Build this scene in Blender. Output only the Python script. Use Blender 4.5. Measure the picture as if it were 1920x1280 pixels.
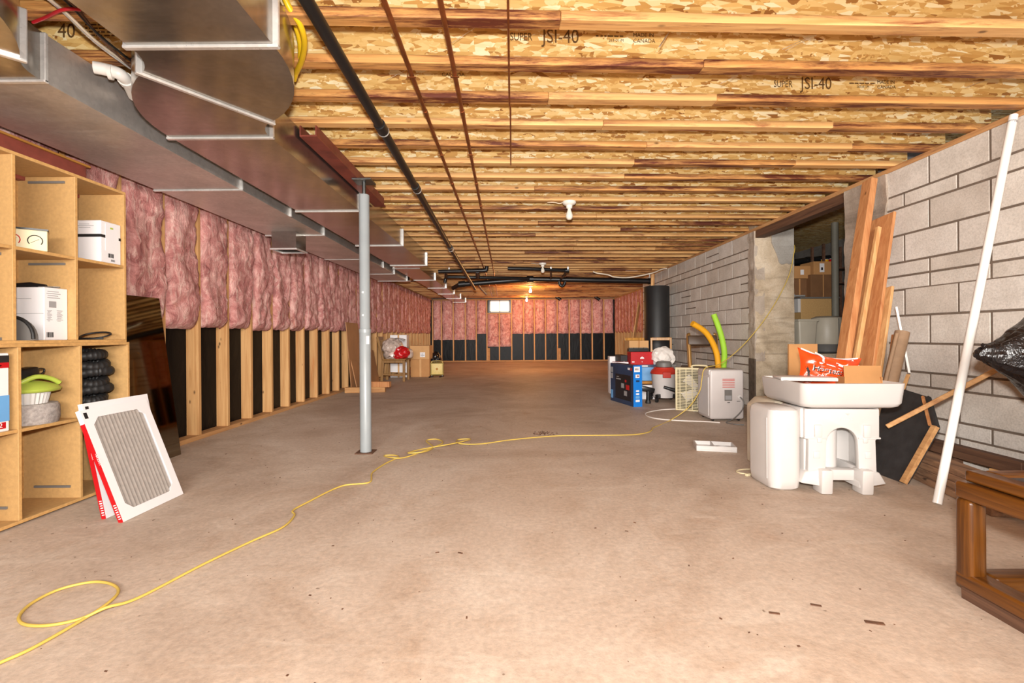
import bpy, bmesh, math, random
from mathutils import Vector, Matrix, noise, Euler

# ------------------------------------------------------------------ camera, light, exposure
for o in list(bpy.data.objects): bpy.data.objects.remove(o, do_unlink=True)
scene = bpy.context.scene
COL = scene.collection
F, HC, ROLL = 880.0, 0.87, 0.007          # focal length in px of a 1920 frame, camera height, roll

cam_d = bpy.data.cameras.new('camera'); cam = bpy.data.objects.new('camera', cam_d); COL.objects.link(cam)
cam_d.sensor_width = 36.0; cam_d.lens = F / 1920 * 36; cam_d.shift_y = -11 / 1920
cam_d.clip_start = 0.02; cam_d.clip_end = 100
cam.matrix_world = Matrix.Translation((0, 0, HC)) @ Matrix.Rotation(math.pi/2, 4, 'X') @ Matrix.Rotation(-ROLL, 4, 'Z')
scene.camera = cam

w = bpy.data.worlds.new('world'); scene.world = w; w.use_nodes = True
w.node_tree.nodes['Background'].inputs[0].default_value = (0.75, 0.85, 1, 1)
w.node_tree.nodes['Background'].inputs[1].default_value = 0.6

def lamp(name, kind, loc, energy, color=(1, 1, 1), radius=0.05, rot=(0, 0, 0), falloff=None, size=None, size_y=None):
    d = bpy.data.lights.new(name, kind); d.energy = energy; d.color = color
    if kind == 'AREA':
        d.shape = 'RECTANGLE'; d.size = size; d.size_y = size_y or size
    else: d.shadow_soft_size = radius
    o = bpy.data.objects.new(name, d); COL.objects.link(o); o.location = loc; o.rotation_euler = rot
    if falloff:
        d.use_nodes = True; nt = d.node_tree
        em = next(n for n in nt.nodes if n.type == 'EMISSION')
        lf = nt.nodes.new('ShaderNodeLightFalloff'); lf.inputs['Strength'].default_value = 1.0
        lf.inputs['Smooth'].default_value = falloff[1]
        ma = nt.nodes.new('ShaderNodeMath'); ma.operation = 'MULTIPLY'; ma.inputs[1].default_value = falloff[0]; nt.links.new(lf.outputs['Linear'], ma.inputs[0])
        mc = nt.nodes.new('ShaderNodeMath'); mc.operation = 'MULTIPLY_ADD'; mc.inputs[1].default_value = falloff[2]; nt.links.new(lf.outputs['Constant'], mc.inputs[0]); nt.links.new(ma.outputs[0], mc.inputs[2])
        nt.links.new(mc.outputs[0], em.inputs['Strength'])
    return o
# the photographer's flash just above the lens, and a soft fill lamp added behind the camera
lamp('flash', 'POINT', (0.0, -0.03, 1.06), 84, (1, 0.97, 0.93), 0.05, falloff=(0.72, 0.6, 0.03))
lamp('rear_fill', 'AREA', (0.0, -2.6, 1.78), 38, (1, 0.96, 0.91), rot=(math.radians(90), 0, 0), size=3.6, size_y=0.6, falloff=(1.0, 0.4, 0.0))

vs = scene.view_settings
vs.view_transform = 'Standard'; vs.look = 'None'; vs.gamma = 1.0; vs.exposure = 0.75; vs.use_curve_mapping = False

# ------------------------------------------------------------------ helpers
R = math.radians
rng = random.Random(7)
def at(x, y, Y):
    u, v = x - 960, y - 629
    up = u*math.cos(ROLL) - v*math.sin(ROLL); vp = u*math.sin(ROLL) + v*math.cos(ROLL)
    return Vector((up/F*Y, Y, HC - vp/F*Y))
def fl(x, y, z=0.0):
    u, v = x - 960, y - 629
    vp = u*math.sin(ROLL) + v*math.cos(ROLL)
    return at(x, y, F*(HC - z)/vp)
def cl(x, y, z=2.095):
    u, v = x - 960, y - 629
    vp = u*math.sin(ROLL) + v*math.cos(ROLL)
    return at(x, y, F*(z - HC)/-vp)
def S(r, g, b):
    f = lambda c: (c/255/12.92) if c/255 <= 0.04045 else ((c/255 + 0.055)/1.055)**2.4
    return (f(r), f(g), f(b), 1)
def tag(o, label=None, cat=None, group=None, kind=None):
    if label: o['label'] = label
    if cat: o['category'] = cat
    if group: o['group'] = group
    if kind: o['kind'] = kind
    return o
def thing(name, label, cat, loc=(0, 0, 0), rotz=0, group=None, rot=None):
    o = bpy.data.objects.new(name, None); COL.objects.link(o); o.empty_display_size = 0.1
    o.location = loc; o.rotation_euler = rot if rot else (0, 0, rotz)
    return tag(o, label, cat, group)
def copy_tree(o, parent=None):
    c = o.copy(); COL.objects.link(c); c.parent = parent
    for ch in o.children: copy_tree(ch, c)
    return c

class MB:
    def __init__(s): s.v = []; s.f = []; s.m = []
    def add(s, vs, fs, mi=0):
        n = len(s.v); s.v += [Vector(p) for p in vs]
        s.f += [[i + n for i in f] for f in fs]; s.m += [mi]*len(fs); return s
    def box(s, x0, x1, y0, y1, z0, z1, mi=0):
        return s.add([(x0,y0,z0),(x1,y0,z0),(x1,y1,z0),(x0,y1,z0),(x0,y0,z1),(x1,y0,z1),(x1,y1,z1),(x0,y1,z1)],
            [(0,3,2,1),(4,5,6,7),(0,1,5,4),(1,2,6,5),(2,3,7,6),(3,0,4,7)], mi)
    def cbox(s, c, size, M=None, mi=0):
        a, b, d = size[0]/2, size[1]/2, size[2]/2
        pts = [Vector(p) for p in [(-a,-b,-d),(a,-b,-d),(a,b,-d),(-a,b,-d),(-a,-b,d),(a,-b,d),(a,b,d),(-a,b,d)]]
        if M is not None: pts = [M @ p for p in pts]
        c = Vector(c)
        return s.add([p + c for p in pts], [(0,3,2,1),(4,5,6,7),(0,1,5,4),(1,2,6,5),(2,3,7,6),(3,0,4,7)], mi)
    def bar(s, p0, p1, w, h, up=(0, 0, 1), mi=0):
        p0, p1 = Vector(p0), Vector(p1); d = (p1 - p0).normalized(); up = Vector(up)
        sx = d.cross(up)
        if sx.length < 1e-4: sx = d.cross(Vector((0, 1, 0)))
        sx.normalize(); uz = sx.cross(d).normalized(); a, b = sx*w/2, uz*h/2
        vs = [p0-a-b, p0+a-b, p0+a+b, p0-a+b, p1-a-b, p1+a-b, p1+a+b, p1-a+b]
        return s.add(vs, [(0,1,2,3),(7,6,5,4),(0,4,5,1),(1,5,6,2),(2,6,7,3),(3,7,4,0)], mi)
    def tube(s, pts, r, n=10, cap=True, mi=0, closed=False):
        pts = [Vector(p) for p in pts]; N = len(pts)
        rs = r if isinstance(r, (list, tuple)) else [r]*N
        t0 = (pts[1] - pts[0]).normalized()
        a = t0.cross(Vector((0, 0, 1)))
        if a.length < 1e-3: a = t0.cross(Vector((1, 0, 0)))
        a.normalize(); vs = []
        for i, p in enumerate(pts):
            if closed: t = (pts[(i+1) % N] - pts[i-1]).normalized()
            else: t = (pts[min(i+1, N-1)] - pts[max(i-1, 0)]).normalized()
            a = (a - t*a.dot(t)); a.normalize(); b = t.cross(a)
            for k in range(n):
                q = 2*math.pi*k/n; vs.append(p + (a*math.cos(q) + b*math.sin(q))*rs[i])
        fs = []
        for i in range(N if closed else N-1):
            j = (i+1) % N
            for k in range(n):
                l = (k+1) % n; fs.append((i*n+k, i*n+l, j*n+l, j*n+k))
        if cap and not closed: fs += [tuple(reversed(range(n))), tuple(range((N-1)*n, N*n))]
        return s.add(vs, fs, mi)
    def cyl(s, p0, p1, r0, r1=None, n=16, mi=0): return s.tube([p0, p1], [r0, r0 if r1 is None else r1], n, mi=mi)
    def lathe(s, prof, n=24, c=(0, 0, 0), mi=0):
        c = Vector(c); vs = []
        for (r, z) in prof:
            for k in range(n):
                q = 2*math.pi*k/n; vs.append(c + Vector((r*math.cos(q), r*math.sin(q), z)))
        fs = []
        for i in range(len(prof)-1):
            for k in range(n):
                l = (k+1) % n; fs.append((i*n+k, i*n+l, (i+1)*n+l, (i+1)*n+k))
        if prof[0][0] > 1e-6: fs.append(tuple(reversed(range(n))))
        if prof[-1][0] > 1e-6: fs.append(tuple(range((len(prof)-1)*n, len(prof)*n)))
        return s.add(vs, fs, mi)
    def prism(s, poly, O, U, V, W, mi=0):            # poly in (u,v), extruded by vector W
        O, U, V, W = Vector(O), Vector(U), Vector(V), Vector(W); n = len(poly)
        vs = [O + U*u + V*v for u, v in poly] + [O + U*u + V*v + W for u, v in poly]
        fs = [tuple(range(n)), tuple(reversed(range(n, 2*n)))] + [(i, i+n, (i+1) % n + n, (i+1) % n) for i in range(n)]
        return s.add(vs, fs, mi)
    def grid(s, fn, nu, nv, mi=0):
        vs = [fn(i/nu, j/nv) for j in range(nv+1) for i in range(nu+1)]
        fs = [(j*(nu+1)+i, j*(nu+1)+i+1, (j+1)*(nu+1)+i+1, (j+1)*(nu+1)+i) for j in range(nv) for i in range(nu)]
        return s.add(vs, fs, mi)
    def build(s, name, mat, parent=None, smooth=0, bevel=0, seg=2, loc=None, rot=None, fixn=True):
        me = bpy.data.meshes.new(name); me.from_pydata([tuple(p) for p in s.v], [], s.f)
        mats = mat if isinstance(mat, (list, tuple)) else [mat]
        for m in mats: me.materials.append(m)
        for p, mi in zip(me.polygons, s.m): p.material_index = mi
        bm = bmesh.new(); bm.from_mesh(me)
        if fixn: bmesh.ops.recalc_face_normals(bm, faces=bm.faces)
        if bevel: bmesh.ops.bevel(bm, geom=[e for e in bm.edges if e.is_manifold and e.calc_face_angle(0) > 0.5], offset=bevel, segments=seg, profile=0.5, affect='EDGES', clamp_overlap=True)
        bm.to_mesh(me); bm.free()
        if smooth:
            for p in me.polygons: p.use_smooth = True
            me.set_sharp_from_angle(angle=R(smooth))
        o = bpy.data.objects.new(name, me); COL.objects.link(o)
        if parent: o.parent = parent
        if loc is not None: o.location = loc
        if rot is not None: o.rotation_euler = rot
        return o
def inst(src, name, parent, loc=(0, 0, 0), rot=(0, 0, 0), scale=(1, 1, 1)):
    o = bpy.data.objects.new(name, src.data); COL.objects.link(o); o.parent = parent
    o.location = loc; o.rotation_euler = rot; o.scale = scale; return o
def spline(pts, sub=6, closed=False):
    pts = [Vector(p) for p in pts]; N = len(pts); out = []
    for i in range(N if closed else N-1):
        p0 = pts[i-1] if (i > 0 or closed) else pts[0]; p1 = pts[i]; p2 = pts[(i+1) % N]
        p3 = pts[(i+2) % N] if (i+2 < N or closed) else pts[-1]
        for k in range(sub):
            t = k/sub
            out.append(0.5*((2*p1) + (p2-p0)*t + (2*p0-5*p1+4*p2-p3)*t*t + (3*p1-p0-3*p2+p3)*t**3))
    if not closed: out.append(pts[-1])
    return out
def text(txt, size, mat, parent, M, name='lettering', shear=0, ext=0.0004, align='LEFT', sx=1.0):
    c = bpy.data.curves.new(name, 'FONT'); c.body = txt; c.size = size; c.shear = shear; c.extrude = ext; c.align_x = align
    c.resolution_u = 3
    t = bpy.data.objects.new('tmp', c); COL.objects.link(t)
    dg = bpy.context.evaluated_depsgraph_get(); me = bpy.data.meshes.new_from_object(t.evaluated_get(dg))
    bpy.data.objects.remove(t, do_unlink=True); bpy.data.curves.remove(c)
    me.transform(M @ Matrix.Diagonal((sx, 1, 1, 1))); me.materials.clear(); me.materials.append(mat); me.name = name
    o = bpy.data.objects.new(name, me); COL.objects.link(o); o.parent = parent; return o
def frame(O, U, V):                                   # text frame: origin, right, up
    U, V = Vector(U).normalized(), Vector(V).normalized(); W = U.cross(V); O = Vector(O)
    return Matrix(((U.x, V.x, W.x, O.x), (U.y, V.y, W.y, O.y), (U.z, V.z, W.z, O.z), (0, 0, 0, 1)))
def rbox(size, r, seg=3):                             # rounded box centred in x,y, standing on z=0
    m = MB(); m.box(-size[0]/2, size[0]/2, -size[1]/2, size[1]/2, 0, size[2]); return m
def blob(center, rad, seed, amp=0.2, freq=2.0, sub=4, sharp=False, flat=None):
    bm = bmesh.new(); bmesh.ops.create_icosphere(bm, subdivisions=sub, radius=1.0); m = MB()
    off = Vector((seed*3.1, seed*1.7, seed*5.3)); vs = []
    for v in bm.verts:
        n = v.co.normalized(); q = n*freq + off
        d = noise.noise(q)*0.6 + noise.noise(q*2.3)*0.3
        if sharp: d = (1 - abs(noise.noise(q)))*0.5 + (1 - abs(noise.noise(q*2.1)))*0.3 - 0.5
        p = Vector((n.x*rad[0], n.y*rad[1], n.z*rad[2]))*(1 + amp*d)
        if flat is not None and p.z < flat: p.z = flat
        vs.append(p + Vector(center))
    m.add(vs, [[v.index for v in f.verts] for f in bm.faces]); bm.free(); return m

# ------------------------------------------------------------------ materials
class NT:
    def __init__(s, name):
        s.mat = bpy.data.materials.new(name); s.mat.use_nodes = True; s.nt = s.mat.node_tree
        s.b = s.nt.nodes['Principled BSDF']; s.tc = s.n('ShaderNodeTexCoord')
    def n(s, t, **kw):
        nd = s.nt.nodes.new(t)
        for k, v in kw.items(): setattr(nd, k, v)
        return nd
    def l(s, a, b): s.nt.links.new(a, b)
    def mapv(s, scale=(1, 1, 1), rot=(0, 0, 0), rnd=False, world=False):
        mp = s.n('ShaderNodeMapping'); mp.inputs['Scale'].default_value = scale; mp.inputs['Rotation'].default_value = rot
        if world: s.l(s.n('ShaderNodeNewGeometry').outputs['Position'], mp.inputs['Vector'])
        else: s.l(s.tc.outputs['Object'], mp.inputs['Vector'])
        if rnd:
            oi = s.n('ShaderNodeObjectInfo'); mu = s.n('ShaderNodeMath', operation='MULTIPLY'); mu.inputs[1].default_value = 37.0
            s.l(oi.outputs['Random'], mu.inputs[0]); s.l(mu.outputs[0], mp.inputs['Location'])
        return mp.outputs[0]
    def noise(s, vec, scale, detail=4, rough=0.55, dist=0.0):
        t = s.n('ShaderNodeTexNoise'); t.inputs['Scale'].default_value = scale; t.inputs['Detail'].default_value = detail
        t.inputs['Roughness'].default_value = rough; t.inputs['Distortion'].default_value = dist
        s.l(vec, t.inputs['Vector']); return t.outputs[0]
    def ramp(s, fac, stops):
        r = s.n('ShaderNodeValToRGB'); e = r.color_ramp.elements
        while len(e) < len(stops): e.new(0.5)
        for i, (p, c) in enumerate(stops): e[i].position = p; e[i].color = c if len(c) == 4 else (*c, 1)
        s.l(fac, r.inputs[0]); return r.outputs[0]
    def mix(s, fac, a, b, mode='MIX'):
        m = s.n('ShaderNodeMix', data_type='RGBA', blend_type=mode)
        for i, x in ((0, fac), (6, a), (7, b)):
            if isinstance(x, (int, float, tuple, list)): m.inputs[i].default_value = x
            else: s.l(x, m.inputs[i])
        return m.outputs[2]
    def bump(s, h, strength=0.3, dist=0.01):
        b = s.n('ShaderNodeBump'); b.inputs['Strength'].default_value = strength; b.inputs['Distance'].default_value = dist
        s.l(h, b.inputs['Height']); s.l(b.outputs[0], s.b.inputs['Normal']); return b
    def col(s, c):
        if isinstance(c, tuple): s.b.inputs['Base Color'].default_value = c
        else: s.l(c, s.b.inputs['Base Color'])
    def set(s, rough=0.6, metal=0.0, spec=None, coat=None):
        s.b.inputs['Roughness'].default_value = rough; s.b.inputs['Metallic'].default_value = metal
        if spec is not None: s.b.inputs['Specular IOR Level'].default_value = spec
        if coat: s.b.inputs['Coat Weight'].default_value = coat
        return s.mat
W4, B4 = (1, 1, 1, 1), (0, 0, 0, 1)
_pl = {}
def plain(name, rgb, rough=0.5, metal=0.0, var=0.12, scale=6.0, bump=0.0, spec=None, bscale=None):
    if name in _pl: return _pl[name]
    t = NT(name); c = S(*rgb); v = t.mapv(rnd=True)
    f = t.noise(v, scale, 5)
    t.col(t.ramp(f, [(0.3, tuple(x*(1-var) for x in c[:3])), (0.7, tuple(min(1, x*(1+var)) for x in c[:3]))]))
    if bump: t.bump(t.noise(v, bscale or scale*5, 4), bump, 0.005)
    _pl[name] = t.set(rough, metal, spec); return _pl[name]

def mk_wood(name, light, dark, axis=0, rough=0.65, stain=None, stain_amt=0.5, grain=1.0, stain_scale=1.0):
    t = NT(name); k = [22*grain]*3; k[axis] = 0.9*grain; v = t.mapv(tuple(k), rnd=True)
    g = t.noise(v, 1.6, 6, 0.6, 0.7)
    c = t.ramp(g, [(0.32, S(*dark)), (0.5, tuple((a+b)/2 for a, b in zip(S(*dark), S(*light)))), (0.68, S(*light))])
    if stain:
        k2 = [9*stain_scale]*3; k2[axis] = 0.85*stain_scale; v2 = t.mapv(tuple(k2), rnd=True)
        f = t.noise(v2, 1.0, 7, 0.72, 0.4)
        f = t.ramp(f, [(0.62 - 0.2*stain_amt, B4), (0.78 - 0.22*stain_amt, W4)])
        c = t.mix(f, c, t.mix(g, S(*stain), tuple(min(1, x*2.6) for x in S(*stain)[:3]) + (1,)))
    k3 = [14]*3; k3[axis] = 7; kn = t.n('ShaderNodeTexVoronoi'); kn.inputs['Scale'].default_value = 0.6
    t.l(t.mapv(tuple(k3), rnd=True), kn.inputs['Vector'])
    c = t.mix(t.ramp(kn.outputs['Distance'], [(0.04, W4), (0.1, B4)]), c, tuple(x*0.35 for x in S(*dark)[:3]) + (1,))
    t.col(c); t.bump(g, 0.25, 0.004); return t.set(rough)

def mk_osb():
    t = NT('oriented_strand_board'); cols = []
    for rot, sc in (((0, R(28), R(20)), (13, 58, 60)), ((0, R(-38), R(-35)), (14, 66, 58)), ((0, R(75), R(75)), (13, 52, 60))):
        v = t.n('ShaderNodeTexVoronoi'); v.inputs['Scale'].default_value = 1.0; v.inputs['Randomness'].default_value = 1
        t.l(t.mapv(sc, rot, rnd=True), v.inputs['Vector'])
        sp = t.n('ShaderNodeSeparateColor'); t.l(v.outputs['Color'], sp.inputs[0]); cols.append((sp.outputs[0], v.outputs['Distance']))
    sel = t.n('ShaderNodeTexVoronoi'); sel.inputs['Scale'].default_value = 1.0
    ds = t.n('ShaderNodeTexNoise'); ds.inputs['Scale'].default_value = 30; t.l(t.mapv(rnd=True), ds.inputs['Vector'])
    av = t.n('ShaderNodeVectorMath', operation='MULTIPLY_ADD'); av.inputs[1].default_value = (1.6, 1.6, 1.6); t.l(ds.outputs[1], av.inputs[0]); t.l(t.mapv((16, 30, 30), rnd=True), av.inputs[2]); t.l(av.outputs[0], sel.inputs['Vector'])
    sp = t.n('ShaderNodeSeparateColor'); t.l(sel.outputs['Color'], sp.inputs[0])
    st = [(0.0, S(150, 96, 42)), (0.10, S(206, 156, 84)), (0.5, S(232, 192, 118)), (0.8, S(246, 216, 152)), (1.0, S(255, 244, 206))]
    a = t.mix(t.ramp(sp.outputs[0], [(0.36, B4), (0.38, W4)]), t.ramp(cols[0][0], st), t.ramp(cols[1][0], st))
    a = t.mix(t.ramp(sp.outputs[1], [(0.66, B4), (0.68, W4)]), a, t.ramp(cols[2][0], st))
    big = t.noise(t.mapv(rnd=True), 2.2, 4)
    a = t.mix(1.0, a, t.ramp(big, [(0.3, (0.86, 0.82, 0.76, 1)), (0.6, W4)]), 'MULTIPLY')
    t.col(a); t.bump(cols[0][0], 0.35, 0.004); return t.set(0.62)

def mk_floor():
    t = NT('basement_concrete_floor'); v = t.mapv(world=True)
    a = t.noise(v, 0.7, 9, 0.68, 0.8); b = t.noise(v, 2.4, 9, 0.72, 1.1); d = t.noise(v, 45, 4, 0.7)
    c = t.ramp(a, [(0.30, S(172, 150, 132)), (0.48, S(200, 180, 162)), (0.68, S(216, 200, 184))])
    c = t.mix(t.ramp(b, [(0.48, B4), (0.72, (0.6, 0.6, 0.6, 1))]), c, S(176, 148, 124))
    k = t.noise(t.mapv((1, 2.4, 1), (0, 0, R(25)), world=True), 1.1, 9, 0.7, 1.5)
    c = t.mix(t.ramp(k, [(0.54, B4), (0.72, (0.6, 0.6, 0.6, 1))]), c, S(224, 210, 194))
    rs_ = t.noise(v, 1.5, 4, 0.5, 0.3)
    c = t.mix(t.ramp(rs_, [(0.66, B4), (0.78, (0.55, 0.55, 0.55, 1))]), c, S(172, 124, 84))
    c = t.mix(1.0, c, t.ramp(d, [(0.3, (0.8, 0.8, 0.8, 1)), (0.65, (1.06, 1.06, 1.06, 1))]), 'MULTIPLY')
    sp = t.noise(v, 26, 2, 0.5, 0.2)
    c = t.mix(t.ramp(sp, [(0.74, B4), (0.78, (0.7, 0.7, 0.7, 1))]), c, S(96, 70, 48))
    t.col(c); h = t.mix(0.5, b, d); t.bump(h, 0.22, 0.012); return t.set(0.62, spec=0.35)

def mk_block():
    t = NT('grey_concrete_block'); v = t.mapv(rnd=True); oi = t.n('ShaderNodeObjectInfo')
    a = t.noise(v, 5, 6, 0.6); d = t.noise(v, 90, 3, 0.7)
    c = t.ramp(a, [(0.3, S(202, 193, 183)), (0.6, S(220, 212, 203)), (0.8, S(230, 223, 214))])
    c = t.mix(1.0, c, t.ramp(oi.outputs['Random'], [(0, (0.84, 0.81, 0.78, 1)), (0.3, (0.95, 0.94, 0.92, 1)), (1, W4)]), 'MULTIPLY')
    c = t.mix(1.0, c, t.ramp(d, [(0.3, (0.8, 0.79, 0.78, 1)), (0.6, (1.03, 1.03, 1.03, 1))]), 'MULTIPLY')
    wv = t.mapv(world=True); sx = t.n('ShaderNodeSeparateXYZ'); t.l(wv, sx.inputs[0])
    st = t.noise(wv, 6.5, 6, 0.75, 0.6)
    c = t.mix(t.ramp(st, [(0.66, B4), (0.74, (0.6, 0.6, 0.6, 1))]), c, S(128, 112, 98))
    t.col(c); t.bump(d, 0.3, 0.004); return t.set(0.85)

def mk_conc(name, c0, c1, c2, hs=1.0):
    t = NT(name); v = t.mapv(world=True)
    a = t.noise(v, 3.2, 8, 0.65, 0.5); d = t.noise(v, 70, 4, 0.7); h = t.noise(t.mapv((1.2, 1.2, 9), world=True), 1.3*hs, 6, 0.6, 0.6)
    c = t.ramp(a, [(0.3, S(*c0)), (0.52, S(*c1)), (0.72, S(*c2))])
    c = t.mix(t.ramp(h, [(0.54, B4), (0.7, (0.55, 0.55, 0.55, 1))]), c, tuple(x*0.6 for x in S(*c0)[:3]) + (1,))
    p = t.noise(t.mapv((1, 1, 2.2), world=True), 16, 3, 0.5)
    c = t.mix(t.ramp(p, [(0.72, B4), (0.76, (0.8, 0.8, 0.8, 1))]), c, tuple(x*0.35 for x in S(*c0)[:3]) + (1,))
    c = t.mix(1.0, c, t.ramp(d, [(0.3, (0.82, 0.82, 0.82, 1)), (0.65, (1.04, 1.04, 1.04, 1))]), 'MULTIPLY')
    t.col(c); t.bump(t.mix(0.5, d, p), 0.5, 0.008); return t.set(0.88)

def mk_insul():
    t = NT('pink_fibreglass'); v = t.mapv((1, 1, 1), world=True); v2 = t.mapv((1, 1, 0.3), world=True)
    a = t.noise(v, 7, 8, 0.66, 1.1); b = t.noise(v2, 16, 7, 0.7, 1.6); d = t.noise(v, 160, 3, 0.8)
    c = t.ramp(a, [(0.3, S(148, 88, 86)), (0.48, S(200, 136, 130)), (0.66, S(230, 178, 170))])
    c = t.mix(t.ramp(b, [(0.5, B4), (0.68, (0.8, 0.8, 0.8, 1))]), c, S(244, 212, 198))
    k = t.noise(v, 3.3, 5, 0.6, 0.8)
    c = t.mix(t.ramp(k, [(0.62, B4), (0.78, (0.45, 0.45, 0.45, 1))]), c, S(198, 138, 100))
    c = t.mix(t.ramp(k, [(0.2, (0.5, 0.5, 0.5, 1)), (0.36, B4)]), c, S(118, 56, 56))
    c = t.mix(1.0, c, t.ramp(d, [(0.3, (0.84, 0.82, 0.82, 1)), (0.62, (1.06, 1.06, 1.06, 1))]), 'MULTIPLY')
    t.col(c); t.bump(t.mix(0.5, a, b), 0.9, 0.05); return t.set(0.95, spec=0.1)

def mk_galv(name='galvanised_steel', base=(196, 193, 188), rough=0.3, metal=1.0):
    t = NT(name); v = t.mapv(rnd=True); vo = t.n('ShaderNodeTexVoronoi'); vo.inputs['Scale'].default_value = 55; t.l(v, vo.inputs['Vector'])
    sp = t.n('ShaderNodeSeparateColor'); t.l(vo.outputs['Color'], sp.inputs[0])
    a = t.noise(v, 2.5, 6, 0.6, 0.4); c = S(*base)
    cc = t.ramp(a, [(0.3, tuple(x*0.8 for x in c[:3])), (0.7, tuple(min(1, x*1.12) for x in c[:3]))])
    cc = t.mix(1.0, cc, t.ramp(sp.outputs[0], [(0, (0.93, 0.93, 0.93, 1)), (1, (1.05, 1.05, 1.05, 1))]), 'MULTIPLY')
    sm = t.noise(t.mapv((0.8, 5, 5), rnd=True), 3, 6, 0.7, 0.8)
    t.col(cc); t.set(rough, metal)
    r = t.ramp(sm, [(0.35, (rough*0.9,)*3), (0.7, (rough*1.25,)*3)]); t.l(r, t.b.inputs['Roughness'])
    t.bump(t.noise(v, 1.7, 2), 0.08, 0.03); return t.mat

def emis(name, rgb, strength):
    t = NT(name); t.col(S(*rgb)); t.b.inputs['Emission Color'].default_value = S(*rgb); t.b.inputs['Emission Strength'].default_value = strength
    return t.set(0.5)

M = {}
M['osb'] = mk_osb(); M['floor'] = mk_floor(); M['block'] = mk_block(); M['insul'] = mk_insul()
M['galv'] = mk_galv('galvanised_steel', (176, 172, 166), 0.2, 0.94); M['galv_sheen'] = mk_galv('galvanised_steel_sheen', (208, 204, 200), 0.42, 0.72); M['galv_lt'] = mk_galv('bright_steel_edge', (232, 231, 228), 0.3, 0.6); M['zinc'] = mk_galv('dull_zinc', (120, 124, 124), 0.4)  # trunk darker, flat duct paler: brighter reflection painted into the base colour
M['flange'] = mk_wood('joist_flange_wood', (236, 190, 126), (206, 150, 88), 0, 0.6, (96, 42, 18), 0.5, stain_scale=1.7)
M['flange2'] = mk_wood('joist_flange_wood_stained', (222, 168, 100), (190, 128, 68), 0, 0.6, (72, 30, 14), 0.85, stain_scale=1.7)
M['stud'] = mk_wood('stud_pine', (214, 168, 112), (180, 128, 76), 2, 0.7, (150, 92, 46), 0.25)
M['plate'] = mk_wood('plate_pine', (206, 158, 104), (170, 120, 74), 1, 0.75, (110, 72, 44), 0.3)
M['plate_x'] = mk_wood('plate_pine_cross', (196, 148, 94), (160, 110, 66), 0, 0.75)
M['cedar'] = mk_wood('reddish_lumber', (208, 150, 98), (176, 112, 66), 2, 0.6)
M['cedar2'] = mk_wood('pale_lumber', (224, 176, 120), (196, 142, 88), 2, 0.6)
M['oldwood'] = mk_wood('weathered_lumber', (164, 124, 92), (120, 86, 62), 1, 0.8, (70, 48, 36), 0.4)
M['darkwood'] = mk_wood('dark_lumber', (112, 78, 56), (74, 48, 34), 1, 0.75)
M['oak_y'] = mk_wood('varnished_oak', (118, 70, 22), (68, 36, 10), 1, 0.3, grain=1.4)
M['oak_z'] = mk_wood('varnished_oak_upright', (118, 70, 22), (68, 36, 10), 2, 0.3, grain=1.4)
M['oak_x'] = mk_wood('varnished_oak_cross', (112, 66, 20), (66, 35, 10), 0, 0.3, grain=1.4)
M['chairwood'] = mk_wood('brown_chair_wood', (150, 108, 50), (110, 74, 30), 2, 0.45)
M['ply'] = plain('plywood_sheet', (176, 128, 86), 0.7, var=0.1, scale=3)
M['mdf'] = plain('particle_board', (188, 148, 94), 0.7, var=0.09, scale=60, bump=0.1)
M['mdf_edge'] = plain('particle_board_edge', (196, 150, 90), 0.75, var=0.16, scale=50)
M['mortar'] = plain('mortar', (110, 95, 82), 0.95, var=0.15, scale=20, bump=0.5)
M['parge'] = mk_conc('rough_parging', (150, 134, 118), (176, 160, 144), (190, 176, 162), 0.6)
M['conc'] = mk_conc('poured_concrete', (156, 136, 110), (194, 174, 148), (216, 200, 178))
M['patch'] = mk_conc('smooth_grey_parging', (146, 138, 128), (166, 160, 152), (182, 176, 168), 0.3)
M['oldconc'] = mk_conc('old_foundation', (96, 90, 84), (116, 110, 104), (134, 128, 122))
t = NT('black_membrane'); t.col(S(12, 11, 12)); t.bump(t.noise(t.mapv((1, 1, .4), world=True), 5, 4, 0.5, 1.0), 0.3, 0.02); M['membrane'] = t.set(0.4, spec=0.12)
M['redsteel'] = plain('red_oxide_steel', (128, 62, 50), 0.5, var=0.3, scale=8, bump=0.1)
M['greysteel'] = plain('grey_painted_steel', (150, 156, 158), 0.38, var=0.06)
M['abs'] = plain('black_abs_pipe', (20, 19, 20), 0.4, var=0.25, scale=10)
M['copper'] = plain('tarnished_copper', (148, 86, 46), 0.4, 0.75, var=0.3, scale=12)
M['white'] = plain('white_plastic', (206, 201, 197), 0.35, var=0.03)
M['pvc'] = plain('white_pvc', (236, 232, 226), 0.35, var=0.03)
M['porcelain'] = plain('white_porcelain', (230, 224, 214), 0.25, var=0.04)
M['beige'] = plain('beige_plastic', (206, 192, 170), 0.45, var=0.05)
M['putty'] = plain('putty_plastic', (186, 176, 158), 0.45, var=0.05)
M['ltgrey'] = plain('light_grey_plastic', (196, 188, 184), 0.45, var=0.04)
M['grey'] = plain('grey_plastic', (110, 106, 102), 0.5, var=0.06)
M['black'] = plain('black_plastic', (24, 23, 24), 0.35, var=0.2)
M['rubber'] = plain('black_rubber', (30, 29, 29), 0.55, var=0.2)
M['feltblack'] = plain('black_board_face', (44, 42, 42), 0.7, var=0.3, scale=14, bump=0.1)
M['card'] = plain('cardboard', (186, 134, 82), 0.8, var=0.07, scale=8)
M['card_lt'] = plain('pale_cardboard', (206, 158, 106), 0.8, var=0.07, scale=8)
M['card_dk'] = plain('brown_cardboard', (120, 82, 50), 0.8, var=0.1, scale=8)
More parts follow.
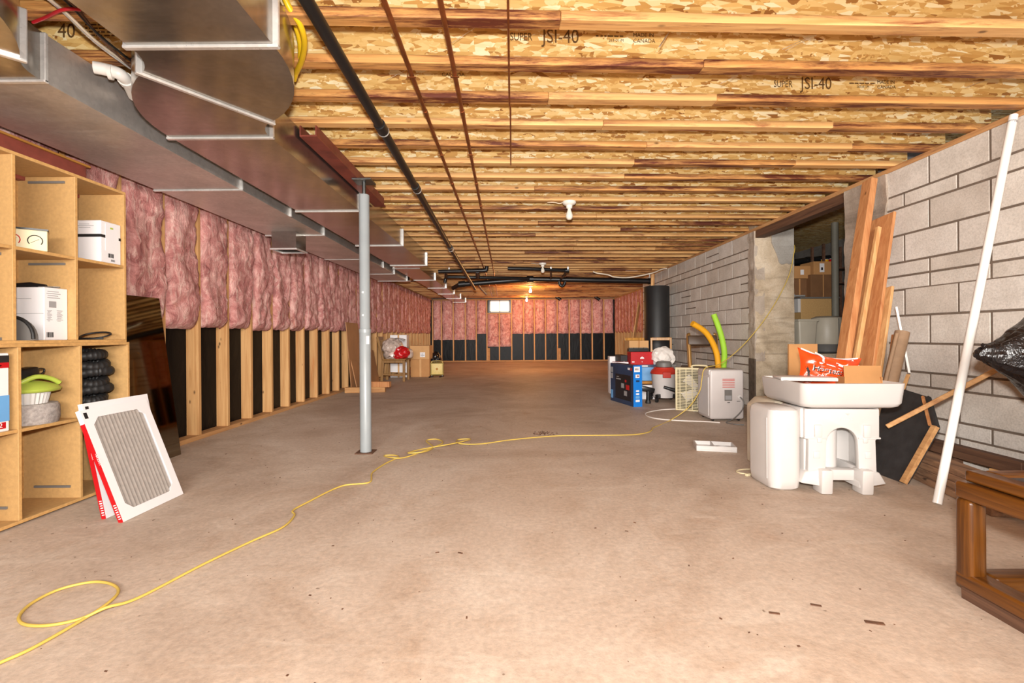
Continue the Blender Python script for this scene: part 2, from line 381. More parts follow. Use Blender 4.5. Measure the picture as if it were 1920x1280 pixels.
M['paperw'] = plain('white_carton', (232, 228, 228), 0.55, var=0.02)
M['ink'] = plain('black_ink', (30, 28, 28), 0.6, var=0.1)
M['stamp'] = plain('stamped_ink', (96, 66, 30), 0.7, var=0.35, scale=60)
M['greyink'] = plain('grey_ink', (150, 148, 148), 0.6, var=0.1)
M['red'] = plain('red_print', (186, 16, 24), 0.4, var=0.05)
M['redplastic'] = plain('red_plastic', (186, 52, 38), 0.4, var=0.08)
M['blue'] = plain('bright_blue_print', (20, 118, 206), 0.4, var=0.06)
M['navy'] = plain('dark_navy_print', (34, 56, 86), 0.35, var=0.3, scale=3)
M['sky'] = plain('light_blue_print', (104, 160, 210), 0.45, var=0.12, scale=4)
M['screen'] = plain('dark_screen_print', (22, 26, 34), 0.35, var=0.3, scale=4)
M['yellow'] = plain('yellow_cord', (206, 176, 84), 0.5, var=0.06)
M['gasline'] = plain('yellow_gas_line', (238, 196, 30), 0.4, var=0.05)
M['orange'] = plain('orange_foam', (232, 164, 22), 0.7, var=0.06)
M['lime'] = plain('lime_foam', (158, 208, 56), 0.7, var=0.05)
M['limeplastic'] = plain('lime_plastic', (170, 186, 76), 0.35, var=0.05)
M['cream'] = plain('cream_plastic', (214, 200, 162), 0.5, var=0.05)
M['yellowfan'] = plain('yellow_enamel', (214, 186, 104), 0.5, var=0.05)
M['foam'] = plain('grey_foam', (166, 156, 150), 0.95, var=0.3, scale=60, bump=0.8)
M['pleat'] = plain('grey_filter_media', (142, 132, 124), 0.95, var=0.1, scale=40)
M['pleat_shade'] = plain('shaded_filter_media', (84, 77, 72), 0.95, var=0.12, scale=40)  # darker copy for one face of each pleat, shading put into the colour
M['bronze'] = plain('bronze_tube', (196, 152, 92), 0.3, 0.7, var=0.15)
M['brownpad'] = plain('dark_brown_vinyl', (78, 58, 42), 0.5, var=0.15)
M['clearbag'] = plain('clear_plastic_bag', (196, 176, 164), 0.25, var=0.25, scale=10)
M['redbag'] = plain('red_plastic_bag', (190, 24, 30), 0.3, var=0.2, scale=10)
t = NT('black_bin_liner'); t.col(S(22, 20, 22)); t.bump(t.noise(t.mapv(), 7, 5, 0.6, 1.6), 0.7, 0.03); M['liner'] = t.set(0.2, spec=0.6)
M['whitebag'] = plain('white_bag', (226, 218, 210), 0.5, var=0.05)
M['chips'] = plain('orange_foil', (226, 72, 24), 0.28, var=0.1, scale=10)
M['tagorange'] = plain('fluorescent_orange_tag', (250, 84, 40), 0.5, var=0.03)
M['tube_card'] = plain('grey_brown_paper_tube', (150, 120, 92), 0.75, var=0.15, scale=14)
M['ledge'] = plain('yellowed_wood', (176, 120, 50), 0.7, var=0.2)
t = NT('tinted_glass'); t.col(S(140, 132, 114)); M['glass'] = t.set(0.04, 1.0)
M['bulb_on'] = emis('lit_bulb', (255, 226, 170), 25)
M['bulb_off'] = plain('unlit_bulb', (226, 220, 206), 0.15, var=0.02)
M['daylight'] = emis('daylit_pane', (236, 240, 238), 0.45)
M['leafy'] = plain('foliage_seen_outside', (80, 104, 70), 0.8)
M['redwire'] = plain('red_wire', (190, 26, 40), 0.4)
M['romex'] = plain('white_cable', (214, 200, 180), 0.5)
M['goldframe'] = mk_wood('honey_wood', (206, 150, 66), (160, 106, 40), 2, 0.4)

# ------------------------------------------------------------------ the room shell
XL, XR, ZJ, ZT, YB, YF = -2.68, 2.85, 2.11, 2.075, 15.85, -3.0
YN, YC, YE = 4.0, 5.5, 10.2            # end of near block wall, face of concrete cross wall, end of far block wall
def struct(o, label=None): o['kind'] = 'structure'; o['label'] = label; return o

m = MB(); m.box(-3.0, 6.0, YF-0.2, 16.2, -0.12, 0)
floor = struct(m.build('floor', M['floor']), 'stained beige concrete basement floor')

# --- ceiling: strand board deck carried by timber I-joists
m = MB(); m.box(-3.0, 6.0, YF-0.2, 16.2, 2.351, 2.375)
ceiling = struct(m.build('ceiling', M['osb']), 'unfinished strand board ceiling carried by wooden I-joists')
JR = math.atan(0.037); JS = 0.3078
_fl = {}
def flange(x0, x1, z0, z1, mt):
    k = (round(x0, 3), round(x1, 3), z0, mt)
    if k not in _fl:
        mb = MB(); mb.box(x0, x1, -0.032, 0.032, z0, z1)
        o = mb.build('flange', M[mt], bevel=0.003, seg=1); _fl[k] = o.data; bpy.data.objects.remove(o)
    return _fl[k]
webs = {}
jr = random.Random(3)
for k in range(-15, 46):
    yc = 1.901 + JS*k - 0.032
    if yc > 15.7: break
    x0, x1 = -2.79, (2.97 if yc < YE - 0.1 else 3.55)
    if (x0, x1) not in webs:
        mb = MB(); mb.box(x0, x1, -0.005, 0.005, 2.146, 2.316); webs[(x0, x1)] = mb.build('joist', M['osb']); jo = webs[(x0, x1)]
    else:
        jo = bpy.data.objects.new('joist', webs[(x0, x1)].data); COL.objects.link(jo)
    jo.parent = ceiling; jo.location = (0, yc, 0); jo.rotation_euler = (0, 0, JR)
    cuts = [x0]
    c = jr.choice([-1.1, -0.6, 0.2, 0.55, 0.9, 1.3]); cuts.append(c)
    if jr.random() < 0.5: cuts.append(c + jr.choice([0.9, 1.2, 1.4]))
    cuts.append(x1); a = jr.random() < 0.6
    for i in range(len(cuts)-1):
        f = bpy.data.objects.new('flange', flange(cuts[i]+0.0006, cuts[i+1]-0.0006, ZJ, 2.148, 'flange' if a else 'flange2')); COL.objects.link(f); f.parent = jo
        a = not a if jr.random() < 0.75 else a
    f = bpy.data.objects.new('flange', flange(x0, x1, 2.314, 2.351, 'flange')); COL.objects.link(f); f.parent = jo

# stamped print on three webs
def stamp(k, x, z, rows):
    yc = 1.901 + JS*k - 0.032 + x*0.037 - 0.0065
    for (txt, size, dx, dz, sx) in rows:
        text(txt, size, M['stamp'], ceiling, frame((x+dx, yc+dx*0.037, z+dz), (1, 0.037, 0), (0, 0, 1)), 'stamped_lettering', sx=sx)
def smudge(k, x, z, wd, n):                          # lines of stamped print too worn to read
    yc = 1.901 + JS*k - 0.032 + x*0.037 - 0.0065; q = random.Random(k*7+n)
    for i in range(n):
        u = x
        while u < x + wd - 0.012:
            l = q.uniform(0.008, 0.026); mb = MB(); mb.bar((u, yc+(u-x)*0.037, z-i*0.016), (u+l, yc+(u+l-x)*0.037, z-i*0.016), 0.0012, 0.006); mb.build('worn_print', M['stamp'], ceiling); u += l + q.uniform(0.004, 0.01)
SUP = [('SUPER', 0.052, 0, 0, 0.72), ('JSI-40', 0.092, 0.15, -0.008, 0.82), ('263-01-M', 0.018, 0.46, 0.002, 1.0), ('MADE IN', 0.026, 0.575, 0.026, 0.95), ('CANADA', 0.026, 0.575, -0.001, 0.95)]
stamp(1, 0.0, 2.235, SUP); smudge(1, 0.40, 2.262, 0.14, 1)
stamp(2, 1.42, 2.20, SUP); smudge(2, 1.84, 2.226, 0.14, 1)
stamp(1, -2.02, 2.215, [('40', 0.092, 0, 0, 0.85)]); smudge(1, -1.90, 2.275, 0.13, 4)
stamp(2, -0.36, 2.235, [('CANADA', 0.026, 0, 0, 1.1)])
# bright bent strapping hanging between the joists
for (xa, ya, xb, yb, Y) in ((848, 80, 892, 51, 2.05), (1468, 92, 1520, 68, 2.0), (1474, 94, 1530, 66, 2.0), (1236, 88, 1256, 58, 2.0), (1352, 156, 1384, 140, 2.3), (1810, 164, 1860, 146, 2.5), (724, 150, 764, 130, 2.35), (722, 232, 748, 224, 2.8)):
    mb = MB(); mb.bar(at(xa, ya, Y), at(xb, yb, Y+0.1), 0.006, 0.0015); mb.build('metal_strap', M['galv_lt'], ceiling)

# --- left wall: foundation, black membrane, studs, pink batts
m = MB(); m.box(-3.0, -2.80, YF, 16.0, 0, 2.35)
wall_left = struct(m.build('wall_left', M['oldconc']), 'left basement wall with pink insulation between wooden studs')
m = MB(); m.box(-2.80, -2.785, YF, 15.85, 0.0, 2.1); m.build('membrane', M['membrane'], wall_left)
m = MB(); m.box(-2.785, XL+0.004, YF, 15.75, 0, 0.038); m.build('bottom_plate', M['plate'], wall_left, bevel=0.003, seg=1)
m = MB(); m.box(-2.785, XL, YF, 15.75, 2.072, 2.11); m.build('top_plate', M['plate'], wall_left)
m = MB(); m.box(-0.105, 0, -0.038, 0, 0, 2.034); stud0 = m.build('stud', M['stud'], wall_left, bevel=0.002, seg=1); stud0.location = (XL, 4.045, 0.038)
SP = 0.4064; lst = [4.045 + SP*k for k in range(-7, 29)]
for y in lst:
    if abs(y - 4.045) > 1e-3: inst(stud0, 'stud', wall_left, (XL + rng.uniform(-0.004, 0.004), y, 0.038))
def batt(parent, fn, wdt, z0, z1, seed, nu, nv, bulge=0.05, deep=0.075):
    """fn(s, d, z): point at width s, depth d in front of the cavity, height z"""
    mb = MB(); so = Vector((seed*7.13, seed*3.7, 0))
    def g(u, v):
        s = u*wdt; z = z0 + v*(z1 - z0)
        n1 = noise.noise(Vector((s*5, z*2.2, 0)) + so); n2 = noise.noise(Vector((s*13, z*9, 4)) + so); n3 = noise.noise(Vector((s*34, z*26, 9)) + so)
        e = min(u, 1-u)*2; puff = min(1, e*5.0)**0.5
        b = 1 - max(0, 0.06 - v)/0.06
        d = -deep + puff*(deep + 0.01 + bulge*(0.55 + 0.8*n1)) * (0.35 + 0.65*b**0.5) + 0.024*n2*puff + 0.011*n3*puff
        zz = z + (0.022*noise.noise(Vector((s*9, seed, 0))) if v == 0 else 0)
        ss = s + 0.02*noise.noise(Vector((z*3, seed*2.2, 7)))*(1 if u > 0.5 else -1)*(1 - e)
        return fn(ss, d, zz)
    mb.grid(g, nu, nv)
    n0 = len(mb.v) - (nu+1)*(nv+1)                    # underside back into the cavity
    mb.add([mb.v[n0+i].copy() for i in range(nu+1)] + [fn(i/nu*wdt, -0.08, z0+0.02) for i in range(nu+1)], [(i, i+nu+1, i+nu+2, i+1) for i in range(nu)])
    return mb.build('insulation_batt', M['insul'], parent, smooth=80)
for i, y in enumerate(lst[:-1]):
    near = y < 7
    batt(wall_left, lambda s, d, z, y=y: Vector((XL + d, y - 0.008 + s, z)), SP - 0.022, 0.955 + rng.uniform(-0.02, 0.012), 2.07, i+1, 14 if near else 8, 60 if near else 30, 0.055 if near else 0.026, 0.075 if near else 0.022)

# --- back wall
m = MB(); m.box(-2.8, 3.7, 15.98, 16.15, 0, 2.35)
wall_back = struct(m.build('wall_back', M['oldconc']), 'far end wall with pink batts above black membrane')
m = MB(); m.box(-2.78, 3.6, 15.955, 15.965, 0, 2.1); m.build('membrane', M['membrane'], wall_back)
m = MB(); m.box(-2.67, 3.5, YB-0.004, 15.95, 0, 0.038); m.build('bottom_plate', M['plate_x'], wall_back)
m = MB(); m.box(-2.67, 3.5, YB, 15.95, 2.072, 2.11); m.build('top_plate', M['plate_x'], wall_back)
k_ = YB/F
bx = [811, 827.8, 850, 872.6, 893, 913, 936.4, 959.4, 982, 1002, 1023, 1045.3, 1067.6, 1089, 1110.6, 1132.6]
X = [(x-960)*k_ for x in bx] + [3.46]
m = MB(); m.box(-0.019, 0.019, 0, 0.1, 0, 2.034); bs = m.build('stud', M['stud'], wall_back, loc=(X[0], YB, 0.038))
for i, x in enumerate(X[1:-1], 1):
    if i == 6:
        mm = MB(); mm.box(-0.019, 0.019, 0, 0.1, 0, 1.61); mm.build('stud', M['stud'], wall_back, loc=(x, YB, 0.038))
    else: inst(bs, 'stud', wall_back, (x, YB, 0.038))
for x, zt in ((X[5]+0.045, 0.42), (X[11]+0.055, 0.40)):
    m = MB(); m.box(-0.03, 0.05, 0, 0.04, 0, zt); m.build('blocking', M['plate_x'], wall_back, loc=(x, YB+0.01, 0.038))
bz = [0.74]*4 + [0.94] + [0.50]*2 + [0.93]*9
for i in range(16):
    zt = 1.63 if i in (5, 6) else 2.07
    batt(wall_back, lambda s, d, z, x=X[i]: Vector((x + 0.02 + s, YB + 0.012 - d*0.8, z)), X[i+1]-X[i]-0.04, bz[i], zt, 60+i, 6, 24, 0.02)
# window high in the back wall
wx0, wx1, wz0, wz1 = -0.79, -0.03, 1.67, 2.06
m = MB(); 
for b in ((wx0, wx1, wz0-0.03, wz0), (wx0, wx1, wz1, wz1+0.02), (wx0, wx0+0.045, wz0, wz1), (wx1-0.045, wx1, wz0, wz1)): m.box(b[0], b[1], YB-0.01, YB+0.1, b[2], b[3])
win = struct(m.build('window_1', M['black']), 'small two-pane basement window high in the far wall')
m = MB()
for b in ((wx0+0.045, wx1-0.045, wz0, wz0+0.03), (wx0+0.045, wx1-0.045, wz1-0.03, wz1), (wx0+0.045, wx0+0.07, wz0, wz1), (wx1-0.07, wx1-0.045, wz0, wz1), (-0.42, -0.395, wz0, wz1)): m.box(b[0], b[1], YB+0.02, YB+0.06, b[2], b[3])
m.build('sash', M['white'], win)
for a, b in ((wx0+0.07, -0.42), (-0.395, wx1-0.07)):
    m = MB(); m.box(a, b, YB+0.05, YB+0.056, wz0+0.03, wz1-0.03); m.build('pane', M['daylight'], win)
m = MB(); m.box(wx0-0.04, wx1+0.04, YB-0.012, YB+0.1, wz0-0.068, wz0-0.03); m.build('window_sill', M['plate_x'], win)

# --- far right stud wall beyond the block wall
m = MB(); m.box(3.58, 3.75, YE, 16.0, 0, 2.35)
wall_fr = struct(m.build('wall_right_far', M['oldconc']), 'insulated stud wall beyond the end of the block wall')
m = MB(); m.box(3.565, 3.58, YE, 15.85, 0, 2.1); m.build('membrane', M['membrane'], wall_fr)
m = MB(); m.box(3.455, 3.565, YE+0.2, 15.8, 0, 0.038); m.build('bottom_plate', M['plate'], wall_fr)
m = MB(); m.box(3.46, 3.565, YE+0.2, 15.8, 2.072, 2.11); m.build('top_plate', M['plate'], wall_fr)
for i in range(14):
    y = 10.5 + SP*i; inst(stud0, 'stud', wall_fr, (3.565, y, 0.038))
    if i < 13: batt(wall_fr, lambda s, d, z, y=y: Vector((3.46 - d*0.8, y + s, z)), SP-0.042, 0.94, 2.07, 90+i, 6, 24, 0.02)

# --- right wall: concrete blocks with recessed mortar
m = MB(); m.box(XR+0.003, XR+0.2, YF, 3.60, 0, ZT); m.box(XR+0.003, XR+0.2, 5.62, YE, 0, ZT)
wall_right = struct(m.build('wall_right', M['mortar']), 'grey concrete block wall with wide mortar joints')
_bk = {}
def block(y0, y1, z0, z1, dx=0.0):
    k = (round(y1-y0, 2), round(z1-z0, 2))
    if k not in _bk:
        mb = MB(); mb.box(0, 0.19, 0, y1-y0, 0, z1-z0); _bk[k] = mb.build('block', M['block'], wall_right, bevel=0.0025, seg=1); o = _bk[k]
    else: o = inst(_bk[k], 'block', wall_right)
    o.location = (XR + dx, y0, z0)
def courses(hs, ys, ye, ref, seed, halfvar):
    r = random.Random(seed); z = ZT; j = 0.014
    for ci, (h, off) in enumerate(hs):
        y = ref + off - 0.41*math.ceil((ref + off - ys)/0.41)
        z1, z0 = z - (0 if ci == 0 else j/2), z - h + j/2
        while y < ye - 1e-6:
            a, b = max(y, ys), min(y + 0.41, ye)
            if b - a > 0.03:
                if h > 0.15 and r.random() < halfvar:
                    zm = (z0+z1)/2; block(a+j/2, b-j/2, z0, zm-j/2, r.uniform(0.0, 0.001)); block(a+j/2, b-j/2, zm+j/2, z1, r.uniform(0.0, 0.001))
                else: block(a+j/2, b-j/2, z0, z1, r.uniform(-0.001, 0.0005))
            y += 0.41
        z -= h
H_, O_ = 0.0, 0.205
courses([(.19,H_),(.1,O_),(.2,H_),(.2,O_),(.1,H_),(.1,H_),(.19,O_),(.2,H_),(.2,O_),(.1,H_),(.2,O_),(.1,H_),(.195,O_)], 0.33, 3.58, 3.2, 5, 0.0)
courses([(.19,H_),(.1,O_),(.2,H_),(.2,O_),(.2,H_),(.19,O_),(.2,H_),(.2,O_),(.2,H_),(.2,O_),(.195,H_)], 5.64, YE, 5.64, 6, 0.07)
# sill plate on the wall, lintel over the gap
m = MB(); m.box(XR-0.004, XR+0.15, YF, YE+0.05, ZT, ZJ); m.build('sill_plate', M['plate'], wall_right, bevel=0.003, seg=1)
m = MB(); m.box(XR+0.01, XR+0.12, 3.9, 5.56, ZT-0.082, ZT); m.build('lintel', M['darkwood'], wall_right, bevel=0.004, seg=1)
# rough parged end of the near wall
def rough_sheet(name, mat, fn, nu, nv, amp, fr, parent, back):
    mb = MB()
    mb.grid(lambda u, v: fn(u, v, amp*noise.fractal(Vector((u*fr[0], v*fr[1], 3.3)), 1.0, 2.0, 4)), nu, nv)
    n = (nu+1)*(nv+1); ring = [i for i in range(nu+1)] + [(j+1)*(nu+1)-1 for j in range(1, nv+1)] + [nv*(nu+1)+i for i in range(nu-1, -1, -1)] + [j*(nu+1) for j in range(nv-1, 0, -1)]
    L = len(ring); mb.add([mb.v[i].copy() for i in ring] + [mb.v[i] + Vector(back) for i in ring], [(i, (i+1) % L, (i+1) % L + L, i+L) for i in range(L)])
    return mb.build(name, mat, parent, smooth=60)
rough_sheet('parging', M['parge'], lambda u, v, d: Vector((XR - 0.012 - d*0.5, 3.56 + 0.03*noise.noise(Vector((v*7, 0, 1))) * (u < 0.01) + u*(0.44 + 0.03*noise.noise(Vector((v*14, 5, 1)))), v*ZT)), 10, 60, 0.02, (5, 18), wall_right, (0.2, 0, 0))
rough_sheet('parging', M['parge'], lambda u, v, d: Vector((XR - 0.006 - d*0.5, 5.5 + u*(0.14 + 0.03*noise.noise(Vector((v*14, 2, 1)))), 0.55 + v*(ZT-0.55))), 6, 50, 0.018, (3, 18), wall_right, (0.12, 0, 0))
m = MB(); m.box(XR-0.012, XR+0.004, 5.492, 5.64, 0, 0.58); m.build('corner_post', plain('dark_corner_mortar', (92, 78, 66), 0.9, var=0.25, scale=18, bump=0.4), wall_right, bevel=0.004, seg=1)  # strip darker than the parging above it
# poured concrete cross wall with an opening into the storage room
def xz(name, mat, x0, x1, z0, z1, parent, y0=YC, y1=YC+0.2, nu=20, nv=30, amp=0.012):
    return rough_sheet(name, mat, lambda u, v, d: Vector((x0 + u*(x1-x0), y0 - d*0.6, z0 + v*(z1-z0))), nu, nv, amp, ((x1-x0)*6, (z1-z0)*6), parent, (0, y1-y0, 0))
OX0, OX1, OZ = 3.31, 4.25, 0.634
wall_c = struct(xz('wall_cross', M['conc'], XR+0.004, OX0, OZ, 2.34, None), 'poured concrete pier beside the dark storage opening')
xz('lower_pour', M['conc'], XR+0.004, 5.2, 0, OZ-0.004, wall_c, nu=30, nv=16)
xz('right_pier', M['conc'], OX1, 5.2, OZ, 2.34, wall_c)
prr = random.Random(4); top = [(XR+0.2, 2.3), (OX0-0.003, 2.3), (OX0-0.003, 1.68)]
low = [(OX0-0.003 - (OX0-XR-0.2)*k/9, 1.70 + (0.0 if k < 6 else (k-6)*0.075) + prr.uniform(-0.025, 0.025)) for k in range(1, 10)]
m = MB(); m.prism(top + low, (0, YC-0.014, 0), (1, 0, 0), (0, 0, 1), (0, 0.02, 0)); m.build('parged_patch', M['patch'], wall_c, bevel=0.004, seg=1)
for z in (1.06, 1.35, 0.86):
    m = MB(); m.bar((XR+0.03, YC-0.004, z), (OX0-0.01, YC-0.004, z+0.012), 0.006, 0.007); m.build('form_board_ridge', M['conc'], wall_c)
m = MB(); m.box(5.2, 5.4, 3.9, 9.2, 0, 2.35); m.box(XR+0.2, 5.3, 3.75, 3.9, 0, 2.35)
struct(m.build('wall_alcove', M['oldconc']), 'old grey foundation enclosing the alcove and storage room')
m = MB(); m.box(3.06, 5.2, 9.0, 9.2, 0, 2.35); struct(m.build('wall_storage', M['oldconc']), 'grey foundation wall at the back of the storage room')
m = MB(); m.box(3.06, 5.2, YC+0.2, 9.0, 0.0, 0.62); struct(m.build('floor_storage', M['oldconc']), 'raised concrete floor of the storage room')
m = MB(); m.box(-3.0, 3.05, YF-0.2, YF, 0, 2.35)
struct(m.build('wall_front', M['block']), 'wall behind the camera')

# ------------------------------------------------------------------ ducts, beams, pipes overhead
ZD = 1.91
def arc(cx, cy, r, a0, a1, n=10): return [(cx + r*math.cos(a0+(a1-a0)*i/n), cy + r*math.sin(a0+(a1-a0)*i/n)) for i in range(n+1)]
def strip_duct(name, mat, parent, Rt, Lt, z0, z1):
    m = MB(); n = len(Rt); vs = []
    for (a, b) in zip(Lt, Rt): vs += [(a[0], a[1], z0), (b[0], b[1], z0), (b[0], b[1], z1), (a[0], a[1], z1)]
    fs = [(0, 1, 2, 3), ((n-1)*4+3, (n-1)*4+2, (n-1)*4+1, (n-1)*4)]
    for i in range(n-1):
        for k in range(4): l = (k+1) % 4; fs.append((i*4+k, i*4+l, (i+1)*4+l, (i+1)*4+k))
    m.add(vs, fs); return m.build(name, mat, parent, smooth=35)
def cleat(parent, p0, p1, z0, z1):                   # drive cleat round bottom and both sides of a duct
    p0, p1 = Vector((*p0, 0)), Vector((*p1, 0)); d = (p1-p0).normalized()
    m = MB(); m.bar(p0 + Vector((0, 0, z0-0.004)) - d*0.02, p1 + Vector((0, 0, z0-0.004)) + d*0.02, 0.022, 0.012)
    for p, s in ((p0, -1), (p1, 1)): m.bar(p + d*s*0.008 + Vector((0, 0, z0-0.008)), p + d*s*0.008 + Vector((0, 0, z1-0.005)), 0.016, 0.024, up=d)
    return m.build('seam', M['galv_lt'], parent, bevel=0.003, seg=1)
def offset_duct(parent, xr, wd, r, th, yend, z0, z1, ystart):
    """straight run, two opposed radius elbows shifting left, ending at yend with right side xr"""
    Rb = r + wd
    sx = (Rb + r)*(1 - math.cos(th)); ys = yend - (Rb + r)*math.sin(th); x1r = xr + sx
    cx = x1r - Rb
    R1 = arc(cx, ys, Rb, 0, th); L1 = arc(cx, ys, r, 0, th)
    c2x, c2y = xr + r, yend
    R2 = arc(c2x, c2y, r, math.pi + th, math.pi); L2 = arc(c2x, c2y, Rb, math.pi + th, math.pi)
    strip_duct('straight_section', M['galv'], parent, [(x1r, ystart), (x1r, ys)], [(x1r-wd, ystart), (x1r-wd, ys)], z0, z1)
    strip_duct('radius_elbow', M['galv'], parent, R1, L1, z0, z1)
    strip_duct('radius_elbow', M['galv'], parent, R2, L2, z0, z1)
    cleat(parent, (x1r-wd, ys), (x1r, ys), z0, z1); cleat(parent, L1[-1], R1[-1], z0, z1)
    cleat(parent, (x1r-wd, ystart+0.3), (x1r, ystart+0.3), z0, z1)

du = thing('duct', 'galvanised trunk duct jogging left near the camera and running beside the steel post', 'duct')
offset_duct(du, -1.25, 0.515, 0.205, R(56), 2.44, ZD, 2.106, -2.5)
ys = [2.44, 3.88, 5.37, 6.88]
for a, b in zip(ys[:-1], ys[1:]): strip_duct('straight_section', M['galv'], du, [(-1.25, a), (-1.25, b)], [(-1.765, a), (-1.765, b)], ZD, 2.106)
m = MB(); m.add([(-1.765, 6.88, ZD), (-1.25, 6.88, ZD), (-1.25, 6.88, 2.106), (-1.765, 6.88, 2.106), (-1.88, 7.5, 1.955), (-1.485, 7.5, 1.955), (-1.485, 7.5, 2.106), (-1.88, 7.5, 2.106)],
    [(0,1,2,3),(7,6,5,4),(0,4,5,1),(1,5,6,2),(2,6,7,3),(3,7,4,0)]); m.build('reducer', M['galv'], du)
y2 = [7.5, 9.1, 10.6, 12.1, 13.6, 15.1]
for a, b in zip(y2[:-1], y2[1:]): strip_duct('straight_section', M['galv'], du, [(-1.485, a), (-1.485, b)], [(-1.88, a), (-1.88, b)], 1.955, 2.106)
for y in ys: cleat(du, (-1.765, y), (-1.25, y), ZD, 2.106)
cleat(du, (-1.765, 5.05), (-1.25, 5.05), ZD+0.06, 2.106) if False else None
for y in y2: cleat(du, (-1.88, y), (-1.485, y), 1.955, 2.106)

du = thing('duct', 'wide flat duct hugging the pink insulated wall above the shelves', 'duct')
offset_duct(du, -1.885, 0.60, 0.2, R(48), 1.89, ZD, 2.106, -2.5)
yl = [1.89, 3.3, 4.79, 6.3, 7.8, 8.8]
xr_ = lambda y: -1.885 - 0.012*(y-1.89)
for a, b in zip(yl[:-1], yl[1:]): strip_duct('straight_section', M['galv_sheen'], du, [(xr_(a), a), (xr_(b), b)], [(-2.49, a), (-2.49, b)], ZD, 2.106)
for y in yl: cleat(du, (-2.49, y), (xr_(y), y), ZD, 2.106)
for y in (4.05, 7.1):
    m = MB(); m.bar((xr_(y)+0.008, y, ZD), (xr_(y)+0.008, y, 2.1), 0.016, 0.022, up=(1, 0, 0)); m.build('seam', M['galv_lt'], du)
# boot hanging under that duct
bt = thing('duct_boot', 'square sheet-metal outlet boot hanging under the flat duct', 'duct outlet', (-2.235, 4.72, 1.91))
m = MB()
for b in ((-0.12, 0.12, -0.11, -0.108, -0.17, -0.001), (-0.12, 0.12, 0.108, 0.11, -0.17, -0.001), (-0.12, -0.118, -0.108, 0.108, -0.17, -0.001), (0.118, 0.12, -0.108, 0.108, -0.17, -0.001)): m.box(*b)
m.build('collar', M['galv'], bt)
m = MB(); m.box(-0.132, 0.132, -0.122, -0.106, -0.18, -0.166); m.box(-0.132, 0.132, 0.106, 0.122, -0.18, -0.166); m.box(-0.132, -0.116, -0.106, 0.106, -0.18, -0.166); m.box(0.116, 0.132, -0.106, 0.106, -0.18, -0.166)
m.build('rim', M['galv_lt'], bt)
m = MB(); m.box(-0.117, 0.117, -0.107, 0.107, -0.03, -0.02); m.build('damper', M['zinc'], bt)
# round take-off near the far end of the flat duct
rt = thing('duct_collar', 'round sheet-metal take-off under the far end of the flat duct', 'duct outlet', (-2.06, 8.97, 1.95))
m = MB(); m.lathe([(0.10, -0.02), (0.11, -0.02), (0.11, 0.12), (0.10, 0.12)], 20); m.build('collar', M['galv'], rt, smooth=40)
m = MB(); m.lathe([(0.111, -0.03), (0.13, -0.03), (0.13, -0.02), (0.111, -0.02)], 20); m.build('rim', M['galv_lt'], rt, smooth=40)

# red steel beam over the post
bm_ = thing('steel_beam', 'short red oxide steel beam resting on the grey post', 'beam', (-1.187, 3.3, 2.045))
m = MB(); m.box(-0.05, 0.05, -0.55, 0.96, 0, 0.008); m.build('bottom_flange', M['redsteel'], bm_)
m = MB(); m.box(0.042, 0.05, -0.55, 0.90, 0.008, 0.064); m.build('web', M['redsteel'], bm_)
m = MB(); m.box(-0.05, -0.042, -0.55, 0.80, 0.008, 0.064); m.build('web', M['redsteel'], bm_)
# red beam along the left wall over the shelves
b2 = thing('steel_beam', 'dark red beam with a yellowed timber strip above the shelf unit', 'beam', (-2.60, 1.2, 1.70))
m = MB(); m.box(-0.07, 0.05, -3.0, 1.62, 0, 0.20); m.build('beam_body', M['redsteel'], b2, bevel=0.004)
m = MB(); m.box(-0.07, 0.06, -3.0, 1.64, 0.20, 0.212); m.build('timber_strip', M['ledge'], b2, bevel=0.003)
# post
po = thing('support_post', 'grey adjustable steel post standing on the open floor', 'post', (-1.105, 3.53, 0))
m = MB(); m.cbox((0, 0, 0.004), (0.13, 0.13, 0.008)); m.build('base_plate', M['darkwood'], po, bevel=0.002)
m = MB(); m.lathe([(0.042, 0.008), (0.042, 0.92), (0.0385, 0.925), (0.0385, 1.93), (0.036, 1.935)], 28); m.build('column', M['greysteel'], po, smooth=40)
m = MB(); m.lathe([(0.0435, 0.90), (0.0435, 0.925), (0.039, 0.93)], 28); m.build('joint_ring', M['greysteel'], po, smooth=40)
for z in (1.03, 1.2):
    m = MB(); m.cyl((0, -0.034, z), (0, -0.046, z), 0.008); m.build('pin', M['galv_lt'], po, smooth=40)
m = MB(); m.cyl((0, 0, 1.93), (0, 0, 2.03), 0.014); m.build('jack_screw', M['zinc'], po, smooth=40)
m = MB(); m.cbox((0, 0, 2.0365), (0.14, 0.14, 0.013)); m.build('top_plate', M['zinc'], po, bevel=0.002)
m = MB(); m.cbox((0.028, -0.032, 0.845), (0.022, 0.012, 0.06), Matrix.Rotation(R(40), 3, 'Z')); m.build('sticker', M['paperw'], po)

def pipe(name, label, cat, mat, pts, r, n=12, sub=0, group=None, smooth=50):
    pts = spline(pts, sub) if sub else [Vector(p) for p in pts]
    m = MB(); m.tube(pts, r, n); o = m.build(name, mat, None, smooth=smooth); return tag(o, label, cat, group)
